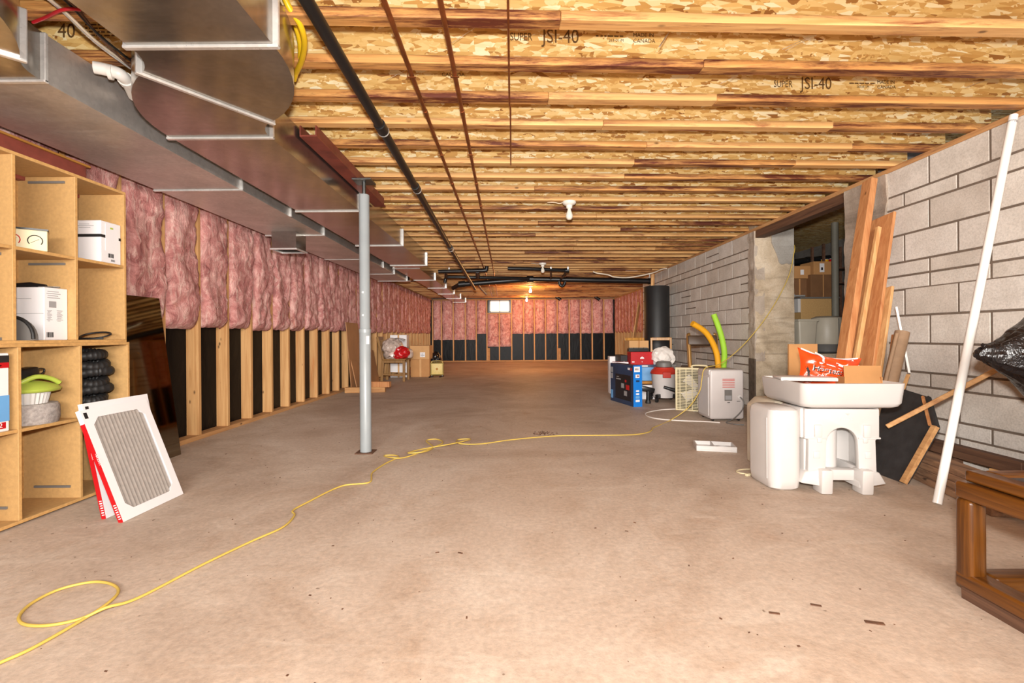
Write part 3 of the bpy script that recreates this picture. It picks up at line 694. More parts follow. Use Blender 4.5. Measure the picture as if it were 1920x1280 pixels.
# long pipes under the joists
pt = thing('drain_pipe', 'long black drain pipe sloping away under the joists', 'pipe')
m = MB(); m.tube([(-0.71, -2.0, 2.09), (-0.70, 1.62, 2.03), (-0.70, 2.55, 2.0), (-0.70, 3.46, 1.964), (-0.71, 5.65, 1.885), (-0.73, 9.35, 1.80)], 0.025, 14); m.build('pipe_run', M['abs'], pt, smooth=50)
for p, q in (((-0.70, 2.50, 2.002), (-0.70, 2.58, 1.999)), ((-0.70, 3.42, 1.966), (-0.70, 3.50, 1.963)), ((-0.708, 5.4, 1.894), (-0.709, 5.5, 1.89))):
    m = MB(); m.cyl(p, q, 0.031, n=14); m.build('coupling', M['abs'], pt, smooth=50)
    m = MB(); m.cyl(Vector(q), Vector(q) + Vector((0, 0.008, 0)), 0.032, n=14); m.build('hanger_strap', M['galv_lt'], pt, smooth=50)
m = MB(); m.tube([(-0.73, 9.7, 1.98), (-0.735, 11.2, 2.0), (-0.73, 13.4, 2.06)], 0.025, 12); m.build('pipe_run', M['abs'], pt, smooth=50)
for nm, xa, xb, lab in (('left', -0.458, -0.505, 'copper water pipe running beside the black drain pipe'), ('right', -0.252, -0.34, 'copper water pipe running alone left of the thin tube')):
    cp = thing('copper_pipe', lab, 'pipe', group='copper pipes under the joists')
    m = MB(); m.tube([(xa+0.03, -2.5, 2.098), (xa, 1.6, 2.096), (xb, 9.0, 2.094), (xb-0.1, 14.5, 2.09)], 0.011, 10); m.build('pipe_run', M['copper'], cp, smooth=50)
    for y in (2.55, 3.75, 4.4, 6.2):
        f = (y-1.6)/7.4; x = xa + (xb-xa)*f
        m = MB(); m.cyl((x, y, 2.0955), (x, y+0.05, 2.0955), 0.0135, n=10); m.build('coupling', M['copper'], cp, smooth=50)
    for y in (2.2, 3.15):
        f = (y-1.6)/7.4; x = xa + (xb-xa)*f
        m = MB(); m.bar((x-0.02, y, 2.083), (x+0.02, y, 2.083), 0.01, 0.002); m.bar((x-0.02, y, 2.083), (x-0.02, y, 2.108), 0.01, 0.002, up=(1, 0, 0)); m.build('pipe_clip', M['copper'], cp)
pipe('copper_tube', 'thin copper tube running straight back and ending at a joist', 'pipe', M['copper'],
     [(-0.01, -2, 2.1), (-0.006, 1.7, 2.1), (-0.005, 2.5, 2.098), (0.0, 2.52, 2.1), (0.0, 3.38, 2.1), (0.0, 3.39, 2.12)], 0.0045, 8)
pipe('gas_line', 'yellow flexible gas line curving beside the galvanised elbow', 'pipe', M['gasline'],
     [at(510, -60, 1.75), at(540, 10, 1.8), at(562, 45, 1.86), at(571, 78, 1.95), at(566, 112, 2.08), at(556, 135, 2.2)], 0.012, 10, 6)
pipe('gas_line', 'second yellow gas line tucked behind the galvanised elbow', 'pipe', M['gasline'],
     [at(520, -60, 1.86), at(545, 25, 1.95), at(560, 70, 2.02), at(562, 110, 2.12), at(552, 150, 2.26)], 0.010, 10, 6)
# cables and vent pipe between the two ducts
pipe('red_cable', 'red cable looping out between the two ducts', 'cable', M['redwire'], [cl(62, 42, 2.10), cl(85, 33, 2.10), cl(112, 20, 2.085), cl(130, 17, 2.085), cl(150, 18, 2.10)], 0.006, 8, 5)
for i, (a, b, c) in enumerate((('white', (124, 24, 242, 122), 'romex'), ('grey', (118, 22, 244, 128), 'galv_lt'), ('black', (126, 4, 248, 116), 'rubber'), ('brown', (140, 12, 250, 130), 'darkwood'))):
    pipe('cable', f'{a} cable in the bundle running between the two ducts', 'cable', M[c], [cl(b[0]-60, b[1]-50, 2.10), cl(b[0], b[1], 2.10), cl((b[0]+b[2])/2-3, (b[1]+b[3])/2+4, 2.09), cl(b[2], b[3], 2.10)], 0.005, 8, 5)
vp = thing('vent_pipe', 'white plastic vent pipe elbow above the ducts', 'pipe', cl(215, 140, 2.05))
p0 = vp.location
V3 = Vector
m = MB(); m.tube([V3(p)-p0 for p in spline([cl(176, 126, 2.06), cl(205, 132, 2.06), cl(226, 140, 2.05), cl(240, 156, 2.05), cl(252, 180, 2.05)], 5)], 0.026, 14); m.build('elbow', M['pvc'], vp, smooth=50)
m = MB(); m.tube([V3(p)-p0 for p in (cl(203, 134.5, 2.05), cl(211, 136, 2.05))], 0.032, 14); m.build('coupling', M['pvc'], vp, smooth=50)
m = MB(); m.tube([V3(p)-p0 for p in (cl(235, 148, 2.05), cl(239, 154, 2.05))], 0.032, 14); m.build('coupling', M['pvc'], vp, smooth=50)

# cross drain pipes in the distance
dp = thing('drain_manifold', 'black plastic drain pipes crossing under the joists in the distance', 'pipe', (0, 9.6, 1.9))
def run(nm, pts, r, n=14, sub=0):
    P = [at(*p) - dp.location for p in pts]; P = spline(P, sub) if sub else P
    m = MB(); m.tube(P, r, n); return m.build(nm, M['abs'], dp, smooth=50)
run('main_pipe', [(1224, 527, 9.6), (1060, 524, 9.6)], 0.056); run('main_pipe', [(1060, 524, 9.6), (992, 523, 9.6)], 0.048)
run('main_pipe', [(992, 523, 9.6), (890, 531, 9.6), (862, 533, 9.6)], 0.052)
run('end_cap', [(1222, 527, 9.6), (1215, 527, 9.6)], 0.066); run('coupling', [(988, 523, 9.6), (1000, 523, 9.6)], 0.066); run('coupling', [(860, 533, 9.6), (872, 532, 9.6)], 0.064)
run('branch_pipe', [(834, 530, 9.15), (836, 521, 9.15), (842, 519, 9.15), (900, 520, 9.2), (992, 522, 9.55)], 0.032, sub=3)
run('branch_pipe', [(822, 509, 8.5), (835, 508.5, 8.5), (905, 507, 8.5), (912, 504, 8.5), (913, 494, 8.5)], 0.034, sub=3)
run('branch_pipe', [(952, 503, 8.4), (1000, 504, 8.45), (1064, 507, 8.6)], 0.032); run('coupling', [(1058, 507, 8.6), (1067, 507, 8.6)], 0.042)
run('branch_pipe', [(1064, 507, 8.6), (1052, 523, 9.5)], 0.024); run('stub', [(895, 508, 8.5), (896, 519, 9.15)], 0.04); run('stub', [(1033, 507, 8.55), (1033, 522, 9.5)], 0.018)
run('trap', [(1048, 526, 9.6), (1050, 534, 9.6), (1056, 536, 9.6), (1060, 527, 9.6)], 0.03, sub=3)
run('stub', [(836, 508, 8.6), (836, 520, 9.1)], 0.03); run('stub', [(862, 533, 9.6), (850, 540, 9.9)], 0.045)
for x in (842, 914, 1033, 1065, 1218):
    P = at(x, 505 if x < 1200 else 521, 8.5 if x < 1200 else 9.6) - dp.location
    m = MB(); m.bar(P, P + V3((0, 0, 2.11 - 1.9 - P.z)), 0.02, 0.003); m.build('hanger_strap', M['galv_lt'], dp)
# dark pipe elbows high on the back wall
for x, lab in ((1046, 'dark pipe elbow under the ceiling right of the lit bulbs'), (1119, 'dark pipe elbow near the right end of the far wall')):
    e = thing('pipe_elbow', lab, 'pipe', at(x, 560, 15.3)); 
    m = MB(); m.tube(spline([V3((-0.06, 0, 0.09)), V3((-0.03, 0, 0.04)), V3((0.05, 0, 0)), V3((0.09, 0, -0.04))], 4), 0.05, 12); m.build('elbow', M['abs'], e, smooth=50)
    m = MB(); m.tube([V3((-0.075, 0, 0.12)), V3((-0.055, 0, 0.08))], 0.06, 12); m.build('hub', M['galv_lt'], e, smooth=50)
pipe('cable', 'pale cable sagging from the joists to the top of the block wall', 'cable', M['romex'], [at(1112, 509, 8.6), at(1120, 512, 8.6), at(1140, 515, 8.6), at(1152, 519, 8.6), at(1180, 520, 8.7), at(1222, 512, 8.5), at(1240, 505, 8.3), at(1250, 503, 8.2)], 0.012, 8, 5)
tl = thing('ceiling_bracket', 'small pale metal bracket nailed under the far joists', 'bracket', at(1184, 507, 9.3))
m = MB(); m.box(-0.12, 0.12, -0.02, 0.02, -0.015, 0.0); m.box(-0.12, 0.12, 0.018, 0.022, 0.0, 0.06); m.build('plate', M['galv_lt'], tl)

# porcelain lamp holders
def lampholder(x, y, lit, label, energy=0):
    l = thing('lamp_holder', label, 'lamp', (x, y, 2.11), group='porcelain lamp holders along the joists')
    m = MB(); m.lathe([(0.062, 0.0), (0.064, -0.012), (0.056, -0.026), (0.03, -0.036), (0.028, -0.06), (0.021, -0.066)], 24); m.build('base', M['porcelain'], l, smooth=50)
    m = MB(); m.lathe([(0.0, -0.17), (0.018, -0.166), (0.03, -0.15), (0.033, -0.132), (0.028, -0.108), (0.018, -0.085), (0.014, -0.062)], 20); b = m.build('bulb', M['bulb_on'] if lit else M['bulb_off'], l, smooth=60)
    m = MB(); m.tube(spline([V3((-0.05, 0, -0.004)), V3((-0.09, 0, -0.016)), V3((-0.14, 0, -0.006)), V3((-0.2, 0.02, 0.0))], 4), 0.004, 6); m.build('lead_wire', M['romex'], l, smooth=50)
    if lit:
        o = lamp('bulb_light', 'POINT', (x, y, 2.11-0.23), energy, (1, 0.48, 0.15), 0.04)
    return l
lampholder(0.54, 4.36, False, 'unlit white porcelain lamp holder nearest the camera')
lampholder(0.535, 8.055, False, 'unlit porcelain lamp holder just before the black drain pipes')
lampholder(0.47, 11.74, True, 'lit bare bulb just beyond the black drain pipes', 30)
lampholder(0.47, 14.81, True, 'lit bare bulb nearest the far wall', 26)

# ------------------------------------------------------------------ shelf units on the left
def shelf_unit(label, y1, zb, zt, zm, cols=4, pitch=0.31, xf=-2.29, depth=0.30, strips=()):
    t_ = 0.016; y0 = y1 - cols*pitch - t_
    o = thing('shelf_unit', label, 'shelf', (xf - depth/2, (y0+y1)/2, zb), group='particle board shelf units')
    ox, oy, oz = o.location; d = depth/2; E = [M['mdf'], M['mdf_edge']]
    def brd(nm, a, b, c, e, f, g):
        m = MB(); m.box(a-ox, b-ox, c-oy, e-oy, f-oz, g-oz)
        ob = m.build(nm, E, o, bevel=0.0015, seg=1)
        for p in ob.data.polygons:
            if p.normal.x > 0.9: p.material_index = 1
        return ob
    brd('bottom_board', xf-depth, xf, y0, y1, zb, zb+t_); brd('top_board', xf-depth, xf, y0, y1, zt-t_, zt)
    brd('back_panel', xf-depth-0.005, xf-depth, y0, y1, zb, zt)
    for k in range(cols+1):
        y = y1 - t_ - k*pitch
        brd('partition' if 0 < k < cols else 'end_panel', xf-depth, xf, y, y+t_, zb+t_, zt-t_)
    brd('shelf_board', xf-depth, xf-0.001, y0+t_, y1-t_, zm-t_, zm)
    for (k, z) in strips:
        y = y1 - t_ - k*pitch
        m = MB(); m.box(xf-0.24-ox, xf-0.05-ox, y-0.007-oy, y-0.001-oy, z-0.006-oz, z+0.006-oz); m.build('metal_strip', M['grey'], o)
    return o
shelf_unit('lower particle board shelf unit standing on the floor', 2.81, 0.012, 0.848, 0.452, strips=((1, 0.09), (2, 0.09)))
shelf_unit('upper particle board shelf unit stacked on the lower one', 2.79, 0.848, 1.736, 1.30, strips=((1, 1.262), (1, 1.69), (2, 1.262), (2, 0.872)))

# carton, top right cubby
def flatbox(name, label, cat, loc, size, mat, rotz=0, bevel=0.003, group=None):
    o = thing(name, label, cat, loc, rotz, group); m = rbox(size, 0); m.build('carton', mat, o, bevel=bevel, seg=1); return o
def patch(parent, name, mat, face, size, a0, a1, z0, z1, off=0.0008):
    """flat print on a box face; a runs along the face as fraction 0..1, z 0..1"""
    sx, sy, sz = size; m = MB()
    if face == 'y-': m.box(-sx/2+a0*sx, -sx/2+a1*sx, -sy/2-off, -sy/2+0.001, z0*sz, z1*sz)
    elif face == 'y+': m.box(-sx/2+a0*sx, -sx/2+a1*sx, sy/2-0.001, sy/2+off, z0*sz, z1*sz)
    elif face == 'x+': m.box(sx/2-0.001, sx/2+off, -sy/2+a0*sy, -sy/2+a1*sy, z0*sz, z1*sz)
    elif face == 'x-': m.box(-sx/2-off, -sx/2+0.001, sy/2-a0*sy, sy/2-a1*sy, z0*sz, z1*sz)
    elif face == 'z+': m.box(-sx/2+a0*sx, -sx/2+a1*sx, -sy/2+z0*sy, -sy/2+z1*sy, sz-0.001, sz+off)
    return m.build(name, mat, parent)
def barcode(parent, face, size, a0, a1, z0, z1, n=9, seed=1):
    r = random.Random(seed); 
    for i in range(n):
        a = a0 + (a1-a0)*i/n; patch(parent, 'barcode_bar', M['ink'], face, size, a, a + (a1-a0)/n*r.uniform(0.3, 0.8), z0, z1)
def printlines(parent, face, size, a0, a1, zs, h=0.012, mat='greyink', seed=2):
    r = random.Random(seed)
    for z in zs: patch(parent, 'print_line', M[mat], face, size, a0 + r.uniform(0, .05), a1 - r.uniform(0, .12), z, z+h)
sz = (0.24, 0.135, 0.235)
c = flatbox('carton', 'white carton with a black band in the top right cubby', 'carton', (-2.425, 2.702, 1.30), sz, M['paperw'])
for f in ('y-', 'x+'): patch(c, 'black_band', M['ink'], f, sz, 0, 1, 0.60, 0.67)
patch(c, 'white_label', M['paperw'], 'x+', sz, 0.22, 0.88, 0.3, 0.95, 0.0014)
patch(c, 'green_logo', M['limeplastic'], 'x+', sz, 0.45, 0.6, 0.84, 0.88, 0.002)
printlines(c, 'x+', sz, 0.3, 0.8, (0.78, 0.7, 0.66, 0.62, 0.5, 0.46, 0.4)); printlines(c, 'y-', sz, 0.45, 0.85, (0.9, 0.86, 0.82))
barcode(c, 'x+', sz, 0.35, 0.65, 0.14, 0.24); barcode(c, 'x+', sz, 0.5, 0.7, 0.05, 0.1, 6, 4)
sz = (0.25, 0.125, 0.265)
c = flatbox('carton', 'tall white carton with printed side in the middle cubby', 'carton', (-2.455, 2.40, 0.864), sz, M['paperw'])
printlines(c, 'x+', sz, 0.1, 0.35, [0.36 + 0.022*i for i in range(10)], 0.01, 'greyink'); printlines(c, 'x+', sz, 0.5, 0.8, [0.36 + 0.022*i for i in range(10)], 0.01)
patch(c, 'grey_picture', M['greyink'], 'x+', sz, 0.2, 0.5, 0.62, 0.74); printlines(c, 'x+', sz, 0.1, 0.7, (0.84, 0.88, 0.92, 0.8), 0.012)
barcode(c, 'x+', sz, 0.1, 0.4, 0.05, 0.15); patch(c, 'flap_line', M['greyink'], 'y-', sz, 0.0, 1, 0.50, 0.506); patch(c, 'flap_line', M['grey'], 'y-', sz, 0.35, 0.75, 0.78, 0.785)
h = thing('trowel', 'dark tool lying on top of the tall white carton', 'tool', (-2.44, 2.40, 1.129))
m = MB(); m.tube([V3((-0.09, -0.02, 0.014)), V3((-0.02, 0.0, 0.018)), V3((0.05, 0.01, 0.012))], [0.01, 0.014, 0.008], 10); m.build('handle', M['black'], h, smooth=50)
m = MB(); m.prism([(0, -0.025), (0.07, -0.018), (0.085, 0), (0.07, 0.018), (0, 0.025)], (0.035, 0.01, 0.004), (1, 0, 0), (0, 1, 0), (0, 0, 0.004)); m.build('blade', M['grey'], h)
# round grey tool lid leaning in the same cubby
g = thing('fan_guard', 'dark grey round cover leaning at the left of the middle cubby', 'cover', (-2.37, 2.225, 0.864))
m = MB(); m.prism([(0.105*math.cos(a), 0.105*math.sin(a)) for a in [math.pi*i/14 for i in range(15)]], (0, 0.0, 0), (1, 0, 0), (0, 0.05, 1), (0, 0.02, 0)); m.build('disc', M['grey'], g)
m = MB(); m.tube([V3((0.105*math.cos(a), 0.05*0.105*math.sin(a) - 0.004, 0.105*math.sin(a)+0.006)) for a in [math.pi*i/14 for i in range(15)]], 0.008, 8); m.build('rim', M['rubber'], g, smooth=50)
# gauge
g = thing('weather_gauge', 'cream twin-dial thermometer and humidity gauge in the top cubby', 'gauge', (-2.36, 2.27, 1.30), R(38))
m = MB(); m.box(-0.085, 0.085, -0.012, 0.012, 0, 0.10); m.build('case', M['cream'], g, bevel=0.003)
m = MB(); m.box(-0.088, 0.088, -0.015, 0.015, 0.10, 0.108); m.build('top_edge', M['black'], g)
for x, cm in ((-0.035, 'red'), (0.042, 'ink')):
    d = MB(); d.tube([V3((x+0.026*math.cos(a), -0.0125, 0.048+0.026*math.sin(a))) for a in [R(-40+260*i/18) for i in range(19)]], 0.0022, 6); dd = d.build('dial', M[cm], g)
    d = MB(); d.bar((x-0.016, -0.0135, 0.036), (x+0.014, -0.0135, 0.056), 0.003, 0.001); d.build('needle', M['ink'], dd)
m = MB(); m.box(-0.075, -0.03, -0.012, 0.012, 0.108, 0.122); m.build('blue_clip', M['blue'], g, bevel=0.002)
# belt loop
b = thing('drive_belt', 'black rubber belt loop lying in the right middle cubby', 'belt', (-2.36, 2.66, 0.864))
m = MB(); m.tube([V3((0.075*math.cos(a), 0.05*math.sin(a), 0.006 + 0.018*(1+math.sin(a*1)))) for a in [2*math.pi*i/28 for i in range(28)]], 0.005, 8, closed=True); m.build('loop', M['rubber'], b, smooth=50)
m = MB(); m.tube(spline([V3((0.07, -0.03, 0.006)), V3((0.02, -0.055, 0.006)), V3((-0.06, -0.045, 0.006))], 5), 0.006, 8); m.build('tail', M['rubber'], b, smooth=50)
# product box at the frame edge
sz = (0.21, 0.20, 0.355)
c = flatbox('carton', 'red, white and blue vacuum cleaner carton at the left edge', 'carton', (-2.405, 2.045, 0.452), sz, M['paperw'])
for f in ('y-', 'x+'):
    patch(c, 'black_band', M['ink'], f, sz, 0, 1, 0.88, 0.97); patch(c, 'red_band', M['red'], f, sz, 0, 1, 0.81, 0.88)
    patch(c, 'blue_field', M['sky'], f, sz, 0, 1, 0.13, 0.46)
    patch(c, 'red_square', M['red'], f, sz, 0.62, 0.92, 0.04, 0.12, 0.0016)
m = MB(); m.lathe([(0.03, 0), (0.034, 0.01), (0.034, 0.06), (0.026, 0.07), (0.026, 0.13), (0.02, 0.14)], 16); m.build('printed_motor', M['black'], c, loc=(0.078, 0.03, 0.075), smooth=40).scale = (0.82, 1, 1)
text('2', 0.03, M['paperw'], c, frame((0.107, 0.055, 0.02), (0, 1, 0), (0, 0, 1)), 'numeral')
printlines(c, 'x+', sz, 0.3, 0.85, (0.915, 0.835), 0.014, 'paperw'); printlines(c, 'y-', sz, 0.3, 0.85, (0.915, 0.835), 0.014, 'paperw')
# filter stack with lime lid
fs = thing('foam_ring', 'thick grey foam disc at the bottom of the filter stack', 'foam', (-2.405, 2.335, 0.452))
m = MB(); m.lathe([(0.108, 0), (0.114, 0.03), (0.112, 0.085), (0.104, 0.098), (0.0, 0.098)], 30); m.build('disc', M['foam'], fs, smooth=50)
pf = thing('pleated_filter', 'round white pleated filter between foam disc and lime lid', 'filter', (-2.41, 2.325, 0.550))
m = MB(); n = 60; vs = []
for z, rr in ((0, 0.078), (0.055, 0.09)):
    for k in range(n): r_ = rr - (0.006 if k % 2 else 0); vs.append((r_*math.cos(2*math.pi*k/n), r_*math.sin(2*math.pi*k/n), z))
m.add(vs, [(k, (k+1) % n, (k+1) % n+n, k+n) for k in range(n)] + [tuple(range(n, 2*n))]); m.build('pleats', M['white'], pf)
lm = thing('vacuum_head', 'lime green oval lid with black handle on the filter stack', 'lid', (-2.405, 2.33, 0.605))
m = MB(); m.lathe([(0.09, 0), (0.125, 0.006), (0.13, 0.018), (0.11, 0.034), (0.06, 0.052), (0.02, 0.06), (0.0, 0.061)], 30); m.build('shell', M['limeplastic'], lm, smooth=60).scale = (0.95, 0.95, 1)
m = MB(); m.tube(spline([V3((0.02, -0.06, 0.05)), V3((0.05, -0.01, 0.078)), V3((0.06, 0.05, 0.066)), V3((0.07, 0.09, 0.04))], 5), 0.012, 8); m.build('grip', M['limeplastic'], lm, smooth=50)
m = MB(); m.cbox((0, -0.03, 0.095), (0.07, 0.12, 0.05), Matrix.Rotation(R(8), 3, 'X')); m.build('battery', M['black'], lm, bevel=0.012, seg=3, smooth=50)
m = MB(); m.tube(spline([V3((0.01, 0.025, 0.115)), V3((0.01, 0.07, 0.112)), V3((0.01, 0.062, 0.09)), V3((0.01, 0.02, 0.085))], 5), 0.004, 8); m.build('wire_loop', M['black'], lm, smooth=50)
# corrugated hose folded in the cubby
hz = thing('hose', 'black corrugated hose folded up in the right lower cubby', 'hose', (-2.42, 2.65, 0.452))
def corr(pts, r, rip=0.0025, step=0.005):
    P = spline(pts, 10); L = [P[0]]; acc = 0
    out = []; 
    for a, b in zip(P[:-1], P[1:]):
        d = (b-a).length; n = max(1, int(d/step))
        for i in range(n): out.append(a.lerp(b, i/n))
    out.append(P[-1]); rs = [r + (rip if (i % 3) else -rip) for i in range(len(out))]
    return out, rs
zz = 0.03; pts = []
for i in range(7):
    q = (0.0, -0.02, 0.012, -0.012, 0.015, -0.004, -0.02)[i]; w_ = (0, 0.010, -0.006, 0.012, -0.008, 0.01, -0.004)[i]
    pts += [V3((0.0, -0.09, zz+w_)), V3((0.06, -0.03, zz-w_)), V3((0.082+q*0.5, 0.04+q, zz+0.004-w_)), V3((0.03, 0.085+q*0.5, zz+0.012)), V3((-0.05, 0.03, zz+0.022)), V3((-0.05, -0.07, zz+0.035))]; zz += 0.048
P, rs = corr(pts, 0.0255); m = MB(); m.tube(P, rs, 12); m.build('hose_body', M['rubber'], hz, smooth=70)
m = MB(); m.tube([P[0] + V3((-0.0, -0.012, 0)), P[0]], 0.028, 12); m.build('hose_cuff', M['black'], hz, smooth=50)

# --- leaning glass sheet, furnace filters
gp = thing('glass_sheet', 'tall dark tinted glass sheet leaning on the studs beside the shelves', 'glass', (-2.485, 3.18, 0))
m = MB(); m.prism([(-0.32, 0), (0.33, 0), (0.285, 1.17), (-0.32, 1.17)], (0, 0, 0), (0, 1, 0), (-0.105, 0, 0.9945), (0.006, 0, 0)); m.build('pane', M['glass'], gp, bevel=0.001, seg=1)
def ffilter(label, bl, br, tl, txt):
    bl, br, tl = V3(bl), V3(br), V3(tl); U = br - bl; Vv = tl - bl; wd, ht = U.length, Vv.length; U.normalize(); Vv.normalize(); W = U.cross(Vv).normalized()
    if W.x < 0: W = -W
    o = thing('furnace_filter', label, 'air filter', bl + U*wd/2, group='pleated furnace filters'); O = -U*wd/2
    T = -W*0.022; e = 0.045
    m = MB(); m.prism([(0, 0), (wd, 0), (wd, e), (0, e)], O, U, Vv, T); m.prism([(0, ht-e), (wd, ht-e), (wd, ht), (0, ht)], O, U, Vv, T)
    m.prism([(0, e), (e, e), (e, ht-e), (0, ht-e)], O, U, Vv, T); m.prism([(wd-e, e), (wd, e), (wd, ht-e), (wd-e, ht-e)], O, U, Vv, T)
    for (a, b, s1, s2) in ((e, e, 1, 1), (wd-e, e, -1, 1), (e, ht-e, 1, -1), (wd-e, ht-e, -1, -1)): m.prism([(a, b), (a+s1*0.035, b), (a, b+s2*0.035)], O, U, Vv, T)
    fr = m.build('frame', M['paperw'], o)
    m = MB(); n = 14
    for i in range(n):
        a = e + (wd-2*e)*i/n; b = e + (wd-2*e)*(i+1)/n; c_ = (a+b)/2
        p = lambda u, v, d: O + U*u + Vv*v - W*d
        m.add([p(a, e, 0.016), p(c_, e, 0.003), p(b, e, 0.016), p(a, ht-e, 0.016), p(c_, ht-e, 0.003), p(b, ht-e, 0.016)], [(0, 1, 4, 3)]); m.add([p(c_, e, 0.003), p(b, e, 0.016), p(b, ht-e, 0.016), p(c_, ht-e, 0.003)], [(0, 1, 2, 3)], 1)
    m.build('pleated_media', [M['pleat'], M['pleat_shade']], o, fixn=False)
    m = MB(); m.prism([(-0.0012, ht*0.0), (0.0, ht*0.0), (0.0, ht*0.88), (-0.0012, ht*0.88)], O, U, Vv, T); rd = m.build('red_edge', M['red'], o)
    E = O - U*0.0016 - W*0.005
    text(txt, 0.018, M['paperw'], o, frame(E + Vv*ht*0.62, -Vv, W), 'lettering')
    m = MB()
    for q in range(7): m.bar(E + Vv*ht*(0.155 - 0.02*q) + W*0.002, E + Vv*ht*(0.155 - 0.02*q) - W*0.010, 0.0012, 0.006 if q % 2 else 0.004, up=Vv)
    m.build('worn_print', M['paperw'], o)
    m = MB(); m.prism([(0.012, ht-0.045), (0.03, ht-0.045), (0.03, ht-0.015), (0.012, ht-0.015)], O + W*0.0006, U, Vv, -W*0.001); m.build('barcode', M['ink'], o)
    return o
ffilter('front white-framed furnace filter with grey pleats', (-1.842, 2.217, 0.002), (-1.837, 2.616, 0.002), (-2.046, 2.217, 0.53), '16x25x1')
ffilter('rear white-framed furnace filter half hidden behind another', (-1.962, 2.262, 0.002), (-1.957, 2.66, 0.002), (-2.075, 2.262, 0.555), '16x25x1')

# ------------------------------------------------------------------ far left group
pw = thing('plywood_sheet', 'wide plywood sheet leaning low against the studs behind the post', 'plywood', (-2.50, 8.2, 0.0), group='plywood sheets by the left wall')
m = MB(); m.prism([(-0.75, 0), (0.75, 0), (0.75, 0.62), (-0.8, 0.76)], (0, 0, 0.0), (-0.05, 1, 0), (-0.19, 0, 0.98), (0.012, 0, 0)); m.build('board', M['ply'], pw)
pw = thing('plywood_sheet', 'taller narrow plywood sheet leaning behind the wide one', 'plywood', (-2.53, 7.75, 0.0), group='plywood sheets by the left wall')
m = MB(); m.prism([(-0.42, 0), (0.5, 0), (0.18, 1.1), (-0.42, 1.1)], (0, 0, 0.0), (-0.03, 1, 0), (-0.075, 0, 0.997), (0.01, 0, 0)); m.build('board', M['ply'], pw)
def timber(label, p0, p1, w_, h_, mat, group=None, name='timber'):
    p0, p1 = V3(p0), V3(p1); c_ = (p0+p1)/2; o = MB(); o.bar(p0-c_, p1-c_, w_, h_)
    ob = o.build(name, mat, None, bevel=0.004, seg=1); ob.location = c_; return tag(ob, label, 'lumber', group)
timber('short timber offcut lying on the floor at the foot of the plywood', (-2.60, 7.30, 0.0425), (-1.99, 7.36, 0.0425), 0.085, 0.085, M['plate_x'], 'timber offcuts')
timber('upper timber offcut resting across another beside the post', (-2.36, 7.36, 0.1275), (-1.90, 7.30, 0.1275), 0.085, 0.085, M['cedar'], 'timber offcuts')

ch = thing('wooden_chair', 'brown wooden chair by the left wall holding plastic bags', 'chair', (-2.30, 9.25, 0))
WM = M['chairwood']
m = MB(); m.cbox((0.02, 0, 0.425), (0.45, 0.44, 0.03)); m.build('seat', WM, ch, bevel=0.008)
for y in (-0.19, 0.19):
    m = MB(); m.bar((0.21, y, 0), (0.21, y, 0.41), 0.045, 0.045, up=(1, 0, 0)); m.build('leg', WM, ch, bevel=0.004)
    m = MB(); m.bar((-0.22, y, 0), (-0.19, y, 0.42), 0.04, 0.05, up=(1, 0, 0)); m.build('leg', WM, ch, bevel=0.004)
    m = MB(); m.bar((-0.19, y, 0.42), (-0.30, y, 0.86), 0.035, 0.045, up=(1, 0, 0)); m.build('back_post', WM, ch, bevel=0.004)
    m = MB(); m.bar((-0.2, y, 0.14), (0.21, y, 0.12), 0.022, 0.035); m.build('stretcher', WM, ch, bevel=0.003)
    m = MB(); m.bar((-0.19, y, 0.385), (0.21, y, 0.385), 0.022, 0.05); m.build('apron', WM, ch, bevel=0.003)
m = MB(); m.bar((0.0, -0.19, 0.13), (0.0, 0.19, 0.13), 0.022, 0.03); m.build('stretcher', WM, ch)
m = MB(); m.bar((-0.295, -0.2, 0.83), (-0.295, 0.2, 0.83), 0.025, 0.08); m.build('top_rail', WM, ch, bevel=0.004)
for y in (-0.1, -0.03, 0.04, 0.11):
    m = MB(); m.bar((-0.2, y, 0.44), (-0.287, y, 0.8), 0.018, 0.03, up=(1, 0, 0)); m.build('slat', WM, ch)
tag(blob((-2.33, 9.16, 0.63), (0.18, 0.18, 0.19), 3, 0.9, 1.5, sharp=True, flat=-0.19).build('plastic_bag', M['clearbag'], None, smooth=40), 'crumpled clear plastic bag on the wooden chair seat', 'bag')
tag(blob((-2.17, 9.13, 0.555), (0.15, 0.15, 0.125), 5, 0.9, 1.5, sharp=True, flat=-0.113).build('plastic_bag', M['redbag'], None, smooth=40), 'shiny red plastic bag on the wooden chair seat', 'bag')
tag(blob((-2.05, 9.36, 0.52), (0.075, 0.1, 0.1), 8, 0.3, 2.5, sharp=True, flat=-0.078).build('plastic_bag', M['clearbag'], None, smooth=40), 'small clear bag at the front edge of the chair seat', 'bag')
nb = thing('folded_papers', 'folded white papers lying over the bags on the chair', 'paper', (-2.26, 9.2, 0.79))
m = MB(); m.grid(lambda u, v: V3((u*0.34-0.17, v*0.22-0.11, 0.05*math.sin(u*2.6+0.3)-0.02+0.01*math.sin(v*5))), 8, 4); ob = m.build('sheet', M['paperw'], nb, smooth=50)
m = MB(); m.grid(lambda u, v: V3((u*0.3-0.12, v*0.2-0.09, 0.05*math.sin(u*2.6+0.3)-0.004+0.008*math.sin(v*4))), 8, 4); m.build('sheet', M['ltgrey'], nb, smooth=50)
sz = (0.40, 0.32, 0.38)
c = flatbox('cardboard_box', 'plain cardboard box on the floor behind the wooden chair', 'box', (-1.98, 10.2, 0), sz, M['card'], R(4)); patch(c, 'tape', M['card_lt'], 'y-', sz, 0.46, 0.56, 0, 1)
sz2 = (0.42, 0.32, 0.29)
